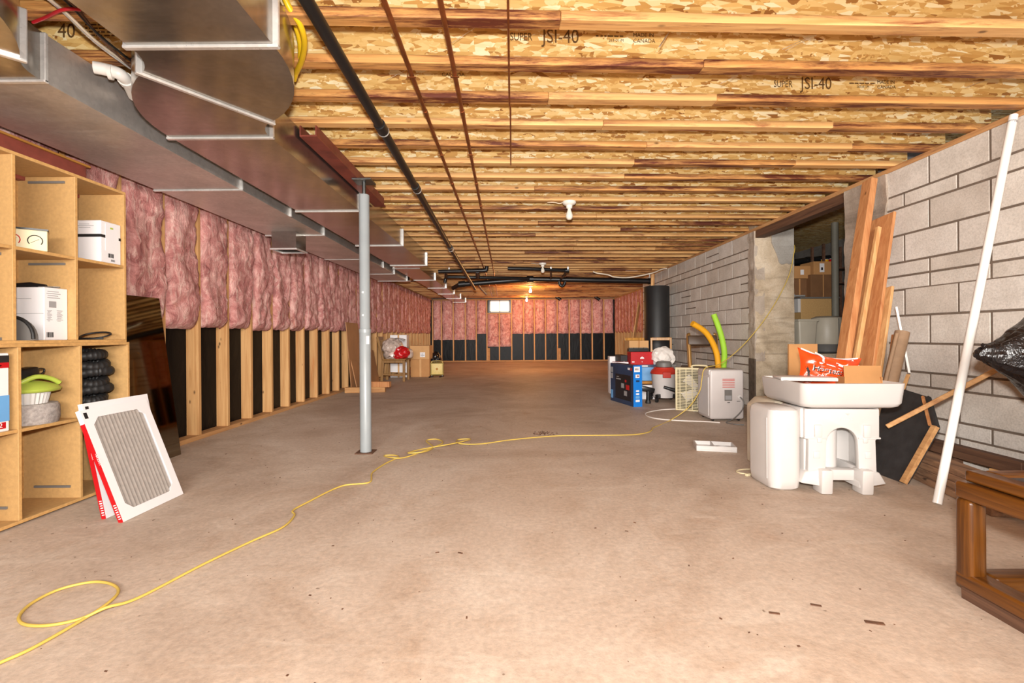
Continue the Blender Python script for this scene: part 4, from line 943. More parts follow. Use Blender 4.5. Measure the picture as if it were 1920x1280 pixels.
c = flatbox('cardboard_box', 'labelled cardboard box on top behind the wooden chair', 'box', (-1.97, 10.2, 0.381), sz2, M['card_lt'], R(-3)); patch(c, 'label', M['paperw'], 'y-', sz2, 0.52, 0.78, 0.15, 0.5); patch(c, 'label', M['paperw'], 'y-', sz2, 0.05, 0.15, 0.35, 0.6)
printlines(c, 'y-', sz2, 0.56, 0.76, (0.2, 0.28, 0.36), 0.03, 'ink')
c = flatbox('cardboard_box', 'white carton standing behind the bags on the chair', 'box', (-2.42, 10.1, 0), (0.35, 0.25, 0.90), M['paperw'], R(2)); patch(c, 'tape', M['card_lt'], 'y-', (0.35, 0.25, 0.90), 0.45, 0.55, 0, 1)
tag(blob((-1.70, 10.45, 0.25), (0.13, 0.15, 0.26), 12, 0.4, 2.5, sharp=True, flat=-0.25).build('dark_bag', M['liner'], None, smooth=40), 'dark plastic bag slumped behind the small yellow fan', 'bag')
fn = thing('floor_fan', 'small square yellow fan on black feet near the far left', 'fan', (-1.60, 9.98, 0), R(8))
m = MB(); m.box(-0.14, 0.14, -0.05, 0.05, 0.04, 0.31); m.build('housing', M['yellowfan'], fn, bevel=0.02, seg=3, smooth=50)
m = MB(); m.tube([V3((0.125*math.cos(a)/max(abs(math.cos(a)), abs(math.sin(a))), -0.055, 0.175+0.12*math.sin(a)/max(abs(math.cos(a)), abs(math.sin(a))))) for a in [2*math.pi*i/24 for i in range(24)]], 0.006, 6, closed=True); m.build('grille_rim', M['black'], fn)
m = MB(); m.lathe([(0.0, 0.012), (0.02, 0.008), (0.024, 0)], 16); m.build('hub', M['ledge'], fn, loc=(0, -0.05, 0.175), rot=(R(90), 0, 0))
for i in range(8):
    a = 2*math.pi*i/8; m = MB(); m.bar((0.024*math.cos(a), -0.053, 0.175+0.024*math.sin(a)), (0.11*math.cos(a), -0.053, 0.175+0.11*math.sin(a)), 0.003, 0.003); m.build('grille_wire', M['cream'], fn)
for x in (-0.11, 0.11):
    m = MB(); m.bar((x-0.05, -0.09, 0.012), (x+0.02, 0.09, 0.012), 0.025, 0.024); m.bar((x, 0, 0.02), (x, 0, 0.06), 0.02, 0.02); m.build('foot', M['black'], fn)
m = MB(); m.tube(spline([V3((0.12, 0, 0.31)), V3((0.09, 0, 0.34)), V3((-0.09, 0, 0.34)), V3((-0.12, 0, 0.31))], 4), 0.008, 8); m.build('handle', M['yellowfan'], fn, smooth=50)

# ------------------------------------------------------------------ right middle group
# television carton
A, B = V3((1.457, 5.65, 0)), V3((1.31, 6.27, 0)); U = (A-B); L_ = U.length; ang = math.atan2(U.y, U.x)
sz = (L_, 0.115, 0.50)
cen = (A+B)/2 + V3((-math.sin(ang), math.cos(ang), 0))*0.0575
tv = flatbox('television_carton', 'dark blue television carton with bright blue side standing on the floor', 'carton', cen, sz, M['navy'], ang)
patch(tv, 'blue_side', M['blue'], 'x+', sz, 0, 1, 0, 1); patch(tv, 'screen_picture', M['screen'], 'y-', sz, 0.24, 0.9, 0.14, 0.74, 0.0012)
patch(tv, 'screen_bezel', M['ink'], 'y-', sz, 0.22, 0.92, 0.11, 0.14, 0.0014)
for (a0, a1, z0, z1, mm) in ((0.50, 0.62, 0.40, 0.52, 'greyink'), (0.70, 0.84, 0.38, 0.50, 'redbag'), (0.62, 0.74, 0.22, 0.34, 'greyink'), (0.66, 0.72, 0.56, 0.62, 'redbag'), (0.28, 0.48, 0.60, 0.63, 'greyink'), (0.3, 0.4, 0.66, 0.68, 'greyink'), (0.78, 0.86, 0.88, 0.93, 'paperw'), (0.88, 0.94, 0.87, 0.93, 'redbag'), (0.03, 0.12, 0.76, 0.9, 'greyink'), (0.03, 0.12, 0.6, 0.74, 'greyink'), (0.03, 0.12, 0.08, 0.3, 'sky')):
    patch(tv, 'printed_icon', M[mm], 'y-', sz, a0, a1, z0, z1, 0.002)
for (a0, a1, z0, z1, mm) in ((0.1, 0.75, 0.84, 0.97, 'paperw'), (0.2, 0.6, 0.885, 0.93, 'redbag'), (0.25, 0.7, 0.70, 0.78, 'paperw'), (0.4, 0.65, 0.72, 0.76, 'redbag'), (0.3, 0.7, 0.6, 0.64, 'navy'), (0.3, 0.65, 0.36, 0.40, 'paperw'), (0.3, 0.65, 0.29, 0.33, 'paperw'), (0.25, 0.7, 0.2, 0.26, 'sky'), (0.25, 0.7, 0.12, 0.17, 'paperw')):
    patch(tv, 'printed_icon', M[mm], 'x+', sz, a0, a1, z0, z1, 0.002)
# things stacked behind the television carton
st = thing('low_bench', 'low brown bench hidden under the stacked cartons', 'bench', (1.77, 6.62, 0))
m = MB(); m.box(-0.30, 0.22, -0.22, 0.22, 0.20, 0.235); m.build('top', M['ledge'], st, bevel=0.004)
for x in (-0.27, 0.19):
    m = MB(); m.box(x-0.02, x+0.02, -0.2, 0.2, 0, 0.20); m.build('leg', M['ledge'], st)
c = flatbox('carton', 'white carton under the bench behind the television carton', 'carton', (1.82, 6.36, 0), (0.2, 0.06, 0.19), M['paperw']); patch(c, 'flap_line', M['greyink'], 'y-', (0.2, 0.06, 0.19), 0, 1, 0.5, 0.51)
sz = (0.30, 0.22, 0.22)
c = flatbox('carton', 'light blue carton on the bench with a dark printed top edge', 'carton', (1.85, 6.58, 0.235), sz, M['sky'], R(-6)); patch(c, 'dark_band', M['navy'], 'y-', sz, 0, 0.95, 0.84, 1.0); patch(c, 'white_lettering_bar', M['paperw'], 'y-', sz, 0.14, 0.6, 0.89, 0.96, 0.0016); patch(c, 'stripe', M['navy'], 'y-', sz, 0, 0.1, 0, 1, 0.0012)
sz = (0.28, 0.2, 0.18)
c = flatbox('carton', 'dark navy carton with yellow print beside the light blue one', 'carton', (1.56, 6.66, 0.235), sz, M['navy'], R(3)); patch(c, 'yellow_print', M['orange'], 'y-', sz, 0.5, 0.95, 0.3, 0.5); patch(c, 'pale_print', M['greyink'], 'y-', sz, 0.55, 0.9, 0.75, 0.9)
sz = (0.22, 0.14, 0.075)
c = flatbox('carton', 'small white carton with red top on the dark navy carton', 'carton', (1.53, 6.64, 0.415), sz, M['paperw'], R(-12)); patch(c, 'red_top', M['red'], 'z+', sz, 0, 1, 0, 1); patch(c, 'red_print', M['redbag'], 'y-', sz, 0.1, 0.55, 0.35, 0.7)
sz = (0.315, 0.19, 0.175)
rb = flatbox('carton', 'bright red carton with white emblem on top of the stack', 'carton', (1.80, 6.60, 0.4555), sz, M['red'], R(1))
m = MB(); m.prism([(0.028*math.cos(R(a)), 0.028*math.sin(R(a))) for a in range(0, 181, 15)], (0.0, -0.0955, 0.082), (1, 0, 0), (0, 0, 1), (0, 0.001, 0)); m.build('emblem', M['paperw'], rb)
patch(rb, 'white_print', M['paperw'], 'y-', sz, 0.05, 0.16, 0.18, 0.26); patch(rb, 'white_print', M['paperw'], 'y-', sz, 0.48, 0.52, 0.2, 0.25); patch(rb, 'dark_print', M['redbag'], 'y-', sz, 0.62, 0.9, 0.72, 0.76)
sz = (0.1, 0.3, 0.165)
c = flatbox('carton', 'black carton tucked against the red carton', 'carton', (1.585, 6.82, 0.4155), sz, M['ink'], R(2)); patch(c, 'grey_print', M['greyink'], 'y-', sz, 0.4, 0.6, 0.4, 0.5)
sz = (0.2, 0.2, 0.26)
c = flatbox('carton', 'white carton standing left of the black carton', 'carton', (1.52, 7.05, 0.0), (0.14, 0.14, 0.55), M['paperw']); patch(c, 'grey_print', M['greyink'], 'y-', (0.14, 0.14, 0.55), 0, 1, 0.6, 0.605)
bl = thing('battery_tray', 'black tray with four dark square cells on the red carton', 'tray', (1.80, 6.72, 0.631))
m = MB(); m.box(-0.14, 0.14, -0.05, 0.05, 0, 0.045); m.build('tray', M['black'], bl, bevel=0.003)
for i in range(4):
    m = MB(); m.box(-0.03, 0.03, -0.04, 0.04, 0.045, 0.055); m.build('cell', M['grey'], bl, loc=(-0.1+0.068*i, 0, 0), bevel=0.003)
c = flatbox('cardboard_box', 'plain cardboard box behind the red carton', 'box', (1.92, 7.25, 0), (0.30, 0.25, 0.78), M['card_lt'], R(3)); patch(c, 'tape', M['card'], 'y-', (0.30, 0.25, 0.78), 0.45, 0.55, 0, 1)
m = blob((0, 0, 0), (0.15, 0.12, 0.13), 21, 0.75, 1.5, 3, sharp=True); wb = m.build('white_bag', M['whitebag'], None); wb.location = (2.09, 6.52, 0.56); tag(wb, 'crumpled white bag beside the red carton', 'bag')
c = flatbox('storage_tub', 'dark grey tub under the crumpled white bag', 'tub', (2.13, 6.62, 0), (0.26, 0.24, 0.455), M['grey']); m = MB(); m.box(-0.14, 0.14, -0.13, 0.13, 0.43, 0.457); m.build('rim', M['grey'], c, bevel=0.004)
# shop vacuum
sv = thing('shop_vacuum', 'grey shop vacuum with red lid on black casters', 'vacuum', (1.985, 6.15, 0))
m = MB(); m.lathe([(0.125, 0.05), (0.135, 0.055), (0.158, 0.36), (0.162, 0.37), (0.0, 0.37)], 30); m.build('tank', M['ltgrey'], sv, smooth=40)
m = MB(); m.lathe([(0.168, 0.36), (0.172, 0.375), (0.16, 0.40), (0.13, 0.425), (0.125, 0.445), (0.0, 0.45)], 30); m.build('lid', M['redplastic'], sv, smooth=40)
m = MB(); m.lathe([(0.10, 0.45), (0.10, 0.50), (0.08, 0.52), (0.0, 0.525)], 24); m.build('motor_cap', M['grey'], sv, smooth=40)
for a in (-95, 85):
    q = R(a); m = MB(); m.cbox((0.168*math.cos(q), 0.168*math.sin(q), 0.355), (0.10, 0.03, 0.075), Matrix.Rotation(q+R(90), 3, 'Z')); m.build('latch', M['redplastic'], sv, bevel=0.006)
for a in (-135, -45, 45, 135):
    q = R(a); c_, s_ = math.cos(q), math.sin(q)
    m = MB(); m.bar((0.12*c_, 0.12*s_, 0.08), (0.19*c_, 0.19*s_, 0.075), 0.05, 0.05); f = m.build('caster_arm', M['black'], sv, bevel=0.006)
    m = MB(); m.cyl((0.19*c_-0.012*s_, 0.19*s_+0.012*c_, 0.028), (0.19*c_+0.012*s_, 0.19*s_-0.012*c_, 0.028), 0.028, n=14); m.build('wheel', M['rubber'], f, smooth=40)
m = MB(); m.tube([V3((-0.05, -0.15, 0.2)), V3((0.08, -0.2, 0.16)), V3((0.14, -0.19, 0.22))], [0.018, 0.028, 0.022], 10); m.build('nozzle', M['black'], sv, smooth=40)
fnz = thing('floor_nozzle', 'black vacuum floor nozzle standing in front of the shop vacuum', 'nozzle', (1.70, 5.95, 0))
m = MB(); m.bar((-0.07, 0, 0.20), (0.1, 0.0, 0.16), 0.05, 0.06); m.build('head', M['black'], fnz, bevel=0.012, smooth=40)
m = MB(); m.cyl((0.02, 0, 0.17), (0.02, 0, 0.02), 0.022, 0.026); m.build('neck', M['black'], fnz, smooth=40)
m = MB(); m.lathe([(0.034, 0), (0.036, 0.01), (0.03, 0.04)], 16, (0.02, 0, 0)); m.build('cuff', M['rubber'], fnz, smooth=40)
# box fan
P0, P1 = V3((1.91, 5.46, 0)), V3((2.33, 5.17, 0)); U = P1-P0; ang = math.atan2(U.y, U.x)
bf = thing('box_fan', 'cream box fan with a slatted grille beside the grey air cleaner', 'fan', (P0+P1)/2, ang); hw = U.length/2
m = MB()
for b in ((-hw, hw, -0.05, 0.05, 0.0, 0.018), (-hw, hw, -0.05, 0.05, 0.472, 0.49), (-hw, -hw+0.018, -0.05, 0.05, 0.018, 0.472), (hw-0.018, hw, -0.05, 0.05, 0.018, 0.472)): m.box(*b)
m.build('frame', M['cream'], bf, bevel=0.003)
for i in range(26):
    z = 0.03 + 0.435*i/25; m = MB(); m.box(-hw+0.018, hw-0.018, -0.049, -0.043, z-0.0035, z+0.0035); m.build('grille_slat', M['cream'], bf)
for i in range(7):
    x = -hw + 0.018 + (2*hw-0.036)*(i+0.5)/7; m = MB(); m.box(x-0.004, x+0.004, -0.052, -0.042, 0.018, 0.472); m.build('grille_rib', M['cream'], bf)
m = MB(); m.box(-hw+0.018, hw-0.018, 0.03, 0.036, 0.018, 0.472); m.build('rear_grille', plain('gap_shade_grille', (96, 90, 76), 0.7), bf)  # sheet coloured dark so the gaps between the slats look shaded
for i in range(5):
    a = 2*math.pi*i/5; m = MB(); m.prism([(0.03, -0.03), (0.19, -0.08), (0.2, 0.04), (0.03, 0.03)], (0, -0.01, 0.245), (math.cos(a), 0, math.sin(a)), (-math.sin(a), 0.25, math.cos(a)), (0, 0.003, 0)); m.build('blade', M['ltgrey'], bf)
m = MB(); m.lathe([(0.035, 0), (0.035, 0.04), (0.0, 0.045)], 16); m.build('hub', M['grey'], bf, loc=(0, 0.01, 0.245), rot=(R(90), 0, 0), smooth=40)
m = MB(); m.tube(spline([V3((-0.08, 0, 0.49)), V3((-0.07, 0, 0.515)), V3((0.07, 0, 0.515)), V3((0.08, 0, 0.49))], 4), 0.01, 8); m.build('handle', M['cream'], bf, smooth=40)
# grey air cleaner
sz = (0.36, 0.32, 0.515)
ac = thing('air_conditioner', 'light grey portable air conditioner seen from behind', 'appliance', (2.14, 4.84, 0))
m = MB(); m.box(-0.17, 0.17, -0.165, 0.155, 0.02, 0.515); m.build('body', M['ltgrey'], ac, bevel=0.022, seg=3, smooth=40)
s2 = (0.34, 0.33, 0.515)
m = MB(); m.box(-0.176, -0.15, -0.13, 0.12, 0.05, 0.44); m.build('side_panel', M['white'], ac, bevel=0.005)
m = MB(); m.box(-0.174, -0.05, -0.15, -0.08, 0.46, 0.517); m.build('hand_grip', M['white'], ac, bevel=0.01)
patch(ac, 'rating_plate', M['grey'], 'y-', s2, 0.42, 0.64, 0.40, 0.61); patch(ac, 'rating_print', M['greyink'], 'y-', s2, 0.44, 0.62, 0.42, 0.5, 0.0014)
for z in (0.66, 0.70, 0.74, 0.78, 0.81): patch(ac, 'red_warning_print', M['redplastic'], 'y-', s2, 0.36, 0.72, z, z+0.012, 0.0012)
patch(ac, 'small_print', M['ink'], 'y-', s2, 0.5, 0.58, 0.36, 0.375); patch(ac, 'small_print', M['ink'], 'y-', s2, 0.78, 0.88, 0.385, 0.395)
m = MB(); m.lathe([(0.02, 0), (0.02, 0.012), (0.012, 0.014)], 16); m.build('cord_inlet', M['white'], ac, loc=(0.12, -0.163, 0.245), rot=(R(90), 0, 0), smooth=40)
m = MB(); m.tube(spline([V3((0.12, -0.178, 0.245)), V3((0.15, -0.19, 0.2)), V3((0.13, -0.2, 0.12)), V3((0.04, -0.22, 0.04)), V3((-0.05, -0.25, 0.008)), V3((-0.02, -0.33, 0.006)), V3((0.06, -0.38, 0.006))], 6), 0.006, 8); m.build('power_cord', M['grey'], ac, smooth=50)
for x in (-0.13, 0.13):
    for y in (-0.12, 0.11):
        m = MB(); m.cyl((x, y-0.01, 0.013), (x, y+0.01, 0.013), 0.013); m.build('caster', M['black'], ac)
# foam pool noodles
def noodle(label, mat, pts, r):
    o = MB(); o.tube(spline(pts, 8), r, 16); ob = o.build('pool_noodle', mat, None, smooth=50); return tag(ob, label, 'pool noodle', 'foam pool noodles')
noodle('orange-yellow foam pool noodle bending to the left', M['orange'], [at(1298, 606, 5.55), at(1325, 625, 5.6), at(1343, 660, 5.65), at(1347, 700, 5.62), (2.40, 5.50, 0.2), (2.36, 5.42, 0.034)], 0.034)
noodle('lime green foam pool noodle standing upright', M['lime'], [at(1338, 589, 5.85), at(1351, 625, 5.82), at(1358, 660, 5.78), at(1357, 695, 5.7), (2.55, 5.5, 0.2), (2.55, 5.45, 0.034)], 0.034)
# tubular chair with brown back
tc = thing('tubular_chair', 'bronze tubular chair with a dark brown back band', 'chair', (2.44, 6.0, 0), R(-10))
for x in (-0.165, 0.165):
    m = MB(); m.tube(spline([V3((x, -0.05, 0.40)), V3((x, 0.0, 0.6)), V3((x, 0.06, 0.84)), V3((x*0.9, 0.07, 0.865))], 5), 0.026, 12); m.build('back_post', M['bronze'], tc, smooth=50)
    m = MB(); m.tube([V3((x, -0.05, 0.40)), V3((x, -0.1, 0.012))], 0.016, 10); m.build('leg', M['bronze'], tc, smooth=50)
    m = MB(); m.tube([V3((x, 0.38, 0.40)), V3((x, 0.42, 0.012))], 0.016, 10); m.build('leg', M['bronze'], tc, smooth=50)
m = MB(); m.cbox((0, 0.045, 0.79), (0.36, 0.06, 0.13), Matrix.Rotation(R(-12), 3, 'X')); m.build('back_band', M['brownpad'], tc, bevel=0.018, seg=3, smooth=50)
m = MB(); m.cbox((0, 0.17, 0.425), (0.42, 0.44, 0.05)); m.build('seat', M['brownpad'], tc, bevel=0.018, seg=3, smooth=50)
# honey wooden chairs seen over the cartons
for (x, y, rz, lab) in ((2.00, 7.62, 6, 'honey wooden chair back behind the cardboard box'), (2.40, 7.55, -12, 'honey wooden chair back beside the black roll')):
    wc = thing('ladder_chair', lab, 'chair', (x, y, 0), R(rz), group='honey wooden chairs')
    for sx in (-0.15, 0.15):
        m = MB(); m.bar((sx, 0, 0), (sx, 0.05, 0.82), 0.04, 0.03, up=(1, 0, 0)); m.build('back_post', M['goldframe'], wc, bevel=0.004)
        m = MB(); m.bar((sx, -0.36, 0), (sx, -0.36, 0.42), 0.035, 0.035, up=(1, 0, 0)) if False else m.bar((sx, 0.36, 0), (sx, 0.36, 0.42), 0.035, 0.035, up=(1, 0, 0)); m.build('leg', M['goldframe'], wc, bevel=0.004)
    for z in (0.80, 0.60):
        m = MB(); m.bar((-0.15, z/0.82*0.05, z), (0.15, z/0.82*0.05, z), 0.02, 0.045); m.build('rail', M['goldframe'], wc, bevel=0.003)
    m = MB(); m.cbox((0, 0.20, 0.43), (0.34, 0.38, 0.025)); m.build('seat', M['goldframe'], wc, bevel=0.005)
# black roll, boards behind it
br = thing('membrane_roll', 'tall black roll of sheet material standing against the block wall', 'roll', (2.60, 8.42, 0))
m = MB(); n = 40; pr = []
m.lathe([(0.215, 0), (0.218, 0.01), (0.218, 1.72), (0.212, 1.73), (0.06, 1.73), (0.06, 1.55)], 36); m.build('roll', M['rubber'], br, smooth=40)
m = MB(); m.tube([V3(((0.07+0.14*i/60)*math.cos(i*0.42), (0.07+0.14*i/60)*math.sin(i*0.42), 1.732)) for i in range(61)], 0.003, 5); m.build('spiral_edge', M['grey'], br)
m = MB(); m.box(0.214, 0.222, -0.03, 0.05, 0.02, 1.72); m.build('free_edge', M['rubber'], br)
timber('pale board leaning behind the top of the black roll', (2.60, 8.95, 0.0), (2.79, 9.25, 2.06), 0.05, 0.09, M['cedar2'], 'boards behind the black roll', 'board')
timber('second pale board leaning behind the black roll', (2.68, 8.95, 0.0), (2.81, 9.42, 2.05), 0.03, 0.09, M['stud'], 'boards behind the black roll', 'board')
timber('pale board slanting left of the black roll', (2.14, 8.75, 0.02), (2.62, 9.65, 1.5), 0.02, 0.14, M['cedar2'], 'boards behind the black roll', 'board')

# ------------------------------------------------------------------ storage room behind the opening
SF = 0.62
b = thing('waste_bin', 'putty plastic bin just inside the storage opening', 'bin', (3.67, 5.92, SF))
m = MB(); m.add([(-0.095,-0.09,0),(0.095,-0.09,0),(0.095,0.09,0),(-0.095,0.09,0),(-0.12,-0.115,0.42),(0.12,-0.115,0.42),(0.12,0.115,0.42),(-0.12,0.115,0.42)], [(0,3,2,1),(4,5,6,7),(0,1,5,4),(1,2,6,5),(2,3,7,6),(3,0,4,7)]); m.build('body', M['putty'], b, bevel=0.02, seg=3, smooth=40)
m = MB(); m.box(-0.128, 0.128, -0.122, 0.122, 0.40, 0.43); m.build('rim', M['putty'], b, bevel=0.006)
hmd = thing('humidifier', 'rounded grey humidifier with dark base inside the storage opening', 'appliance', (4.06, 6.05, SF))
m = MB(); m.lathe([(0.12, 0), (0.15, 0.02), (0.165, 0.10), (0.175, 0.115)], 28); m.build('base', M['grey'], hmd, smooth=40)
m = MB(); m.lathe([(0.185, 0.115), (0.19, 0.13), (0.183, 0.42), (0.17, 0.45), (0.12, 0.47), (0, 0.475)], 28); m.build('tank', M['putty'], hmd, smooth=40)
m = MB(); m.box(0.02, 0.026, -0.194, -0.18, 0.12, 0.44); m.build('panel_seam', M['grey'], hmd)
pc = thing('pipe_coil', 'dark flexible tubing hanging at the left edge of the storage opening', 'tubing', (3.47, 5.9, SF))
P, rs = corr([V3((-0.02, 0, 0.46)), V3((0.0, 0.01, 0.35)), V3((-0.02, 0, 0.2)), V3((0.0, 0, 0.06))], 0.018); m = MB(); m.tube(P, rs, 10); m.build('tubing', M['abs'], pc, smooth=60)
m = MB(); m.tube([V3((0.06*math.cos(a), 0, 0.07+0.05*math.sin(a))) for a in [2*math.pi*i/18 for i in range(18)]], 0.016, 8, closed=True); m.build('coil', M['rubber'], pc, smooth=50)
ck = thing('storage_chest', 'pale particle board chest with grey lid in the storage room', 'chest', (4.33, 6.8, SF))
m = MB(); m.box(-0.26, 0.26, -0.2, 0.2, 0, 0.74); m.build('body', M['mdf'], ck, bevel=0.006)
m = MB(); m.box(-0.275, 0.275, -0.215, 0.215, 0.74, 0.765); m.build('lid', M['grey'], ck, bevel=0.005)
m = MB(); m.box(-0.30, -0.262, -0.19, -0.05, 0.55, 0.74); m.build('latch_block', M['white'], ck)
sz = (0.36, 0.34, 0.32)
c = flatbox('cardboard_box', 'dark brown box on the storage chest', 'box', (4.41, 6.82, SF+0.765), sz, M['card_dk'], R(2)); patch(c, 'tape', M['card'], 'y-', sz, 0.48, 0.52, 0, 1)
c = flatbox('cardboard_box', 'brown box at the left on the storage chest', 'box', (4.14, 6.86, SF+0.765), (0.2, 0.24, 0.27), M['card_dk'], R(-2)); patch(c, 'tape', M['card'], 'y-', (0.2, 0.24, 0.27), 0.45, 0.55, 0, 1)
tp = thing('tap_fitting', 'chrome tap fitting lying on the storage chest', 'fitting', (4.02, 6.63, SF+0.765))
m = MB(); m.cyl((-0.06, 0, 0.02), (0.12, 0.0, 0.02), 0.012); m.build('spout', M['galv_lt'], tp, smooth=40)
m = MB(); m.lathe([(0.025, 0), (0.025, 0.03), (0.015, 0.045), (0, 0.05)], 14, (-0.04, 0, 0)); m.build('valve', M['galv_lt'], tp, smooth=40)
sz = (0.34, 0.3, 0.19)
c = flatbox('cardboard_box', 'cardboard box with white warning label on top of the storage stack', 'box', (4.47, 6.84, SF+1.087), sz, M['card'], R(2)); patch(c, 'label', M['paperw'], 'y-', sz, 0.25, 0.45, 0.2, 0.85); patch(c, 'label_ring', M['ink'], 'y-', sz, 0.31, 0.39, 0.35, 0.55, 0.0016)
sz = (0.24, 0.3, 0.18)
c = flatbox('cardboard_box', 'cardboard box with small white label at the left of the storage stack', 'box', (4.16, 6.86, SF+1.037), sz, M['card'], R(-2)); patch(c, 'label', M['paperw'], 'y-', sz, 0.4, 0.6, 0.3, 0.7)
ws = thing('wall_shelf', 'dark shelf rack at the right of the storage room', 'shelf', (4.92, 7.2, SF))
for x in (-0.22, 0.22):
    m = MB(); m.box(x-0.015, x+0.015, -0.15, -0.12, 0, 1.6); m.build('upright', M['darkwood'], ws)
    m = MB(); m.box(x-0.015, x+0.015, 0.12, 0.15, 0, 1.6); m.build('upright', M['darkwood'], ws)
for z in (0.4, 1.0, 1.22):
    m = MB(); m.box(-0.25, 0.25, -0.16, 0.16, z, z+0.02); m.build('board', M['darkwood'], ws)
for (x, z, hh, mm, lab) in ((-0.18, 1.24, 0.13, 'orange', 'yellow tin on the dark storage shelf'), (-0.06, 1.24, 0.14, 'redbag', 'red tin on the dark storage shelf'), (-0.15, 1.02, 0.11, 'blue', 'blue tin on the dark storage shelf')):
    tn = thing('tin', lab, 'tin', (4.92+x, 7.1, SF+z)); m = MB(); m.lathe([(0.05, 0), (0.05, hh-0.01)], 16); m.build('body', M[mm], tn, smooth=40)
    m = MB(); m.lathe([(0.053, hh-0.01), (0.053, hh), (0, hh)], 16); m.build('lid', M['galv_lt'], tn, smooth=40)
    m = MB(); m.lathe([(0.0508, hh*0.3), (0.0508, hh*0.6)], 16); m.build('paper_band', M['paperw'], tn, smooth=40)
sp = thing('storage_post', 'grey steel post standing inside the storage room', 'post', (4.33, 6.28, SF))
m = MB(); m.cyl((0, 0, 0.01), (0, 0, 1.73), 0.042, n=20); m.build('column', plain('dull_grey_paint', (118, 114, 102), 0.6), sp, smooth=40); m = MB(); m.cbox((0, 0, 0.005), (0.12, 0.12, 0.01)); m.build('base_plate', M['zinc'], sp)
dk = thing('drain_pipe', 'black drain pipe crossing high inside the storage room', 'pipe', (4.3, 7.6, 1.95))
m = MB(); m.tube([V3((-1.0, 0, -0.06)), V3((0.85, 0, 0.14))], 0.05, 14); m.build('pipe_run', M['abs'], dk, smooth=50)
m = MB(); m.tube(spline([V3((-0.4, 0, 0.0)), V3((-0.42, -0.02, -0.12)), V3((-0.55, -0.02, -0.22))], 4), 0.035, 12); m.build('branch', M['abs'], dk, smooth=50)
for x in (-0.6, 0.5):
    m = MB(); m.cyl((x-0.03, 0, -0.06+0.2*(x+0.97)/1.85), (x+0.03, 0, -0.06+0.2*(x+1.03)/1.85), 0.062, n=14); m.build('coupling', M['abs'], dk, smooth=50)

# ------------------------------------------------------------------ lumber against the wall
def plank(label, p0, p1, w_, h_, mat, up=(0, 1, 0), name='board', group='boards leaning on the parged wall'):
    p0, p1 = V3(p0), V3(p1); c_ = (p0+p1)/2; o = MB(); o.bar(p0-c_, p1-c_, w_, h_, up)
    ob = o.build(name, mat, None, bevel=0.003, seg=1); ob.location = c_; return tag(ob, label, 'board', group)
plank('tallest reddish board leaning on the rough parged wall', (2.30, 3.40, 0.02), (2.80, 3.66, 2.06), 0.05, 0.10, M['cedar'])
plank('wide reddish board leaning right of the tallest board', (2.42, 3.36, 0.02), (2.81, 3.54, 1.75), 0.022, 0.21, M['cedar'])
plank('narrow pale board leaning between the taller boards', (2.30, 3.30, 0.02), (2.74, 3.50, 1.66), 0.03, 0.03, M['cedar2'])
plank('short pale board leaning in front of the wide one', (2.42, 3.22, 0.02), (2.72, 3.38, 1.20), 0.02, 0.07, M['cedar2'])
plank('short stubby board at the foot of the leaning boards', (2.52, 3.20, 0.02), (2.70, 3.30, 0.86), 0.02, 0.06, M['cedar'])
fc = thing('flattened_carton', 'flat piece of cardboard standing left of the leaning boards', 'cardboard', (2.24, 3.62, 0))
m = MB(); m.box(-0.11, 0.11, -0.008, 0.008, 0, 0.79); m.build('panel', M['card'], fc); m = MB(); m.box(-0.11, 0.11, -0.012, -0.008, 0.38, 0.39); m.build('fold', M['card_dk'], fc)
pl = thing('trim_strip', 'slender white trim strip leaning on the block wall', 'trim strip', (2.42, 3.15, 0.0))
m = MB(); m.bar(V3((0.26, 0.02, 0.60)), at(1680, 575, 3.2)-pl.location, 0.02, 0.012); m.build('white_length', M['pvc'], pl)
m = MB(); m.bar(V3((0.0, -0.02, 0.0)), V3((0.255, 0.02, 0.59)), 0.018, 0.012); m.build('bare_length', M['cedar2'], pl)
# pvc pole
pv = thing('pvc_pole', 'long white plastic pole leaning from the floor to the ceiling', 'pole', (2.15, 2.38, 0))
m = MB(); m.tube([V3((0, 0, 0.004)), V3((0.675, 0.255, 2.085))], 0.0195, 16); m.build('pole', M['pvc'], pv, smooth=40)
m = MB(); m.tube([V3((0.66, 0.2493, 2.037)), V3((0.664, 0.251, 2.051))], 0.0198, 16); m.build('print_band', M['greyink'], pv, smooth=40)
# octagonal black board
ob_ = thing('game_table_top', 'black octagonal table top leaning on edge with wooden rim', 'table top', (2.25, 2.95, 0))
Ux, Vx = V3((-0.02, 1, 0)), V3((0.47, 0, 0.883)); Wx = Ux.cross(Vx).normalized()
if Wx.x > 0: Wx = -Wx
poly = [(-0.25, 0.0), (-0.265, 0.37), (-0.12, 0.545), (0.12, 0.58), (0.30, 0.45), (0.32, 0.12), (0.2, 0.0)]
O = V3((0, 0, 0.002))
m = MB(); m.prism(poly, O, Ux, Vx, -Wx*0.02); m.build('panel', M['feltblack'], ob_)
m = MB(); P = lambda i: O + Ux*poly[i][0] + Vx*poly[i][1] + Wx*0.012
m.bar(P(0), P(1), 0.03, 0.024, up=Wx); m.build('rim_strip', M['plate'], ob_)
m = MB(); q0 = O + Ux*-0.225 + Vx*0.37 + Wx*0.006; q1 = O + Ux*-0.09 + Vx*0.54 + Wx*0.006; m.bar(q0, q1, 0.012, 0.012, up=Wx); m.build('rim_strip', M['cedar'], ob_)
m = MB(); m.bar(P(1) - Wx*0.014, P(2) - Wx*0.014, 0.012, 0.022, up=Wx); m.build('rim_strip', M['feltblack'], ob_)
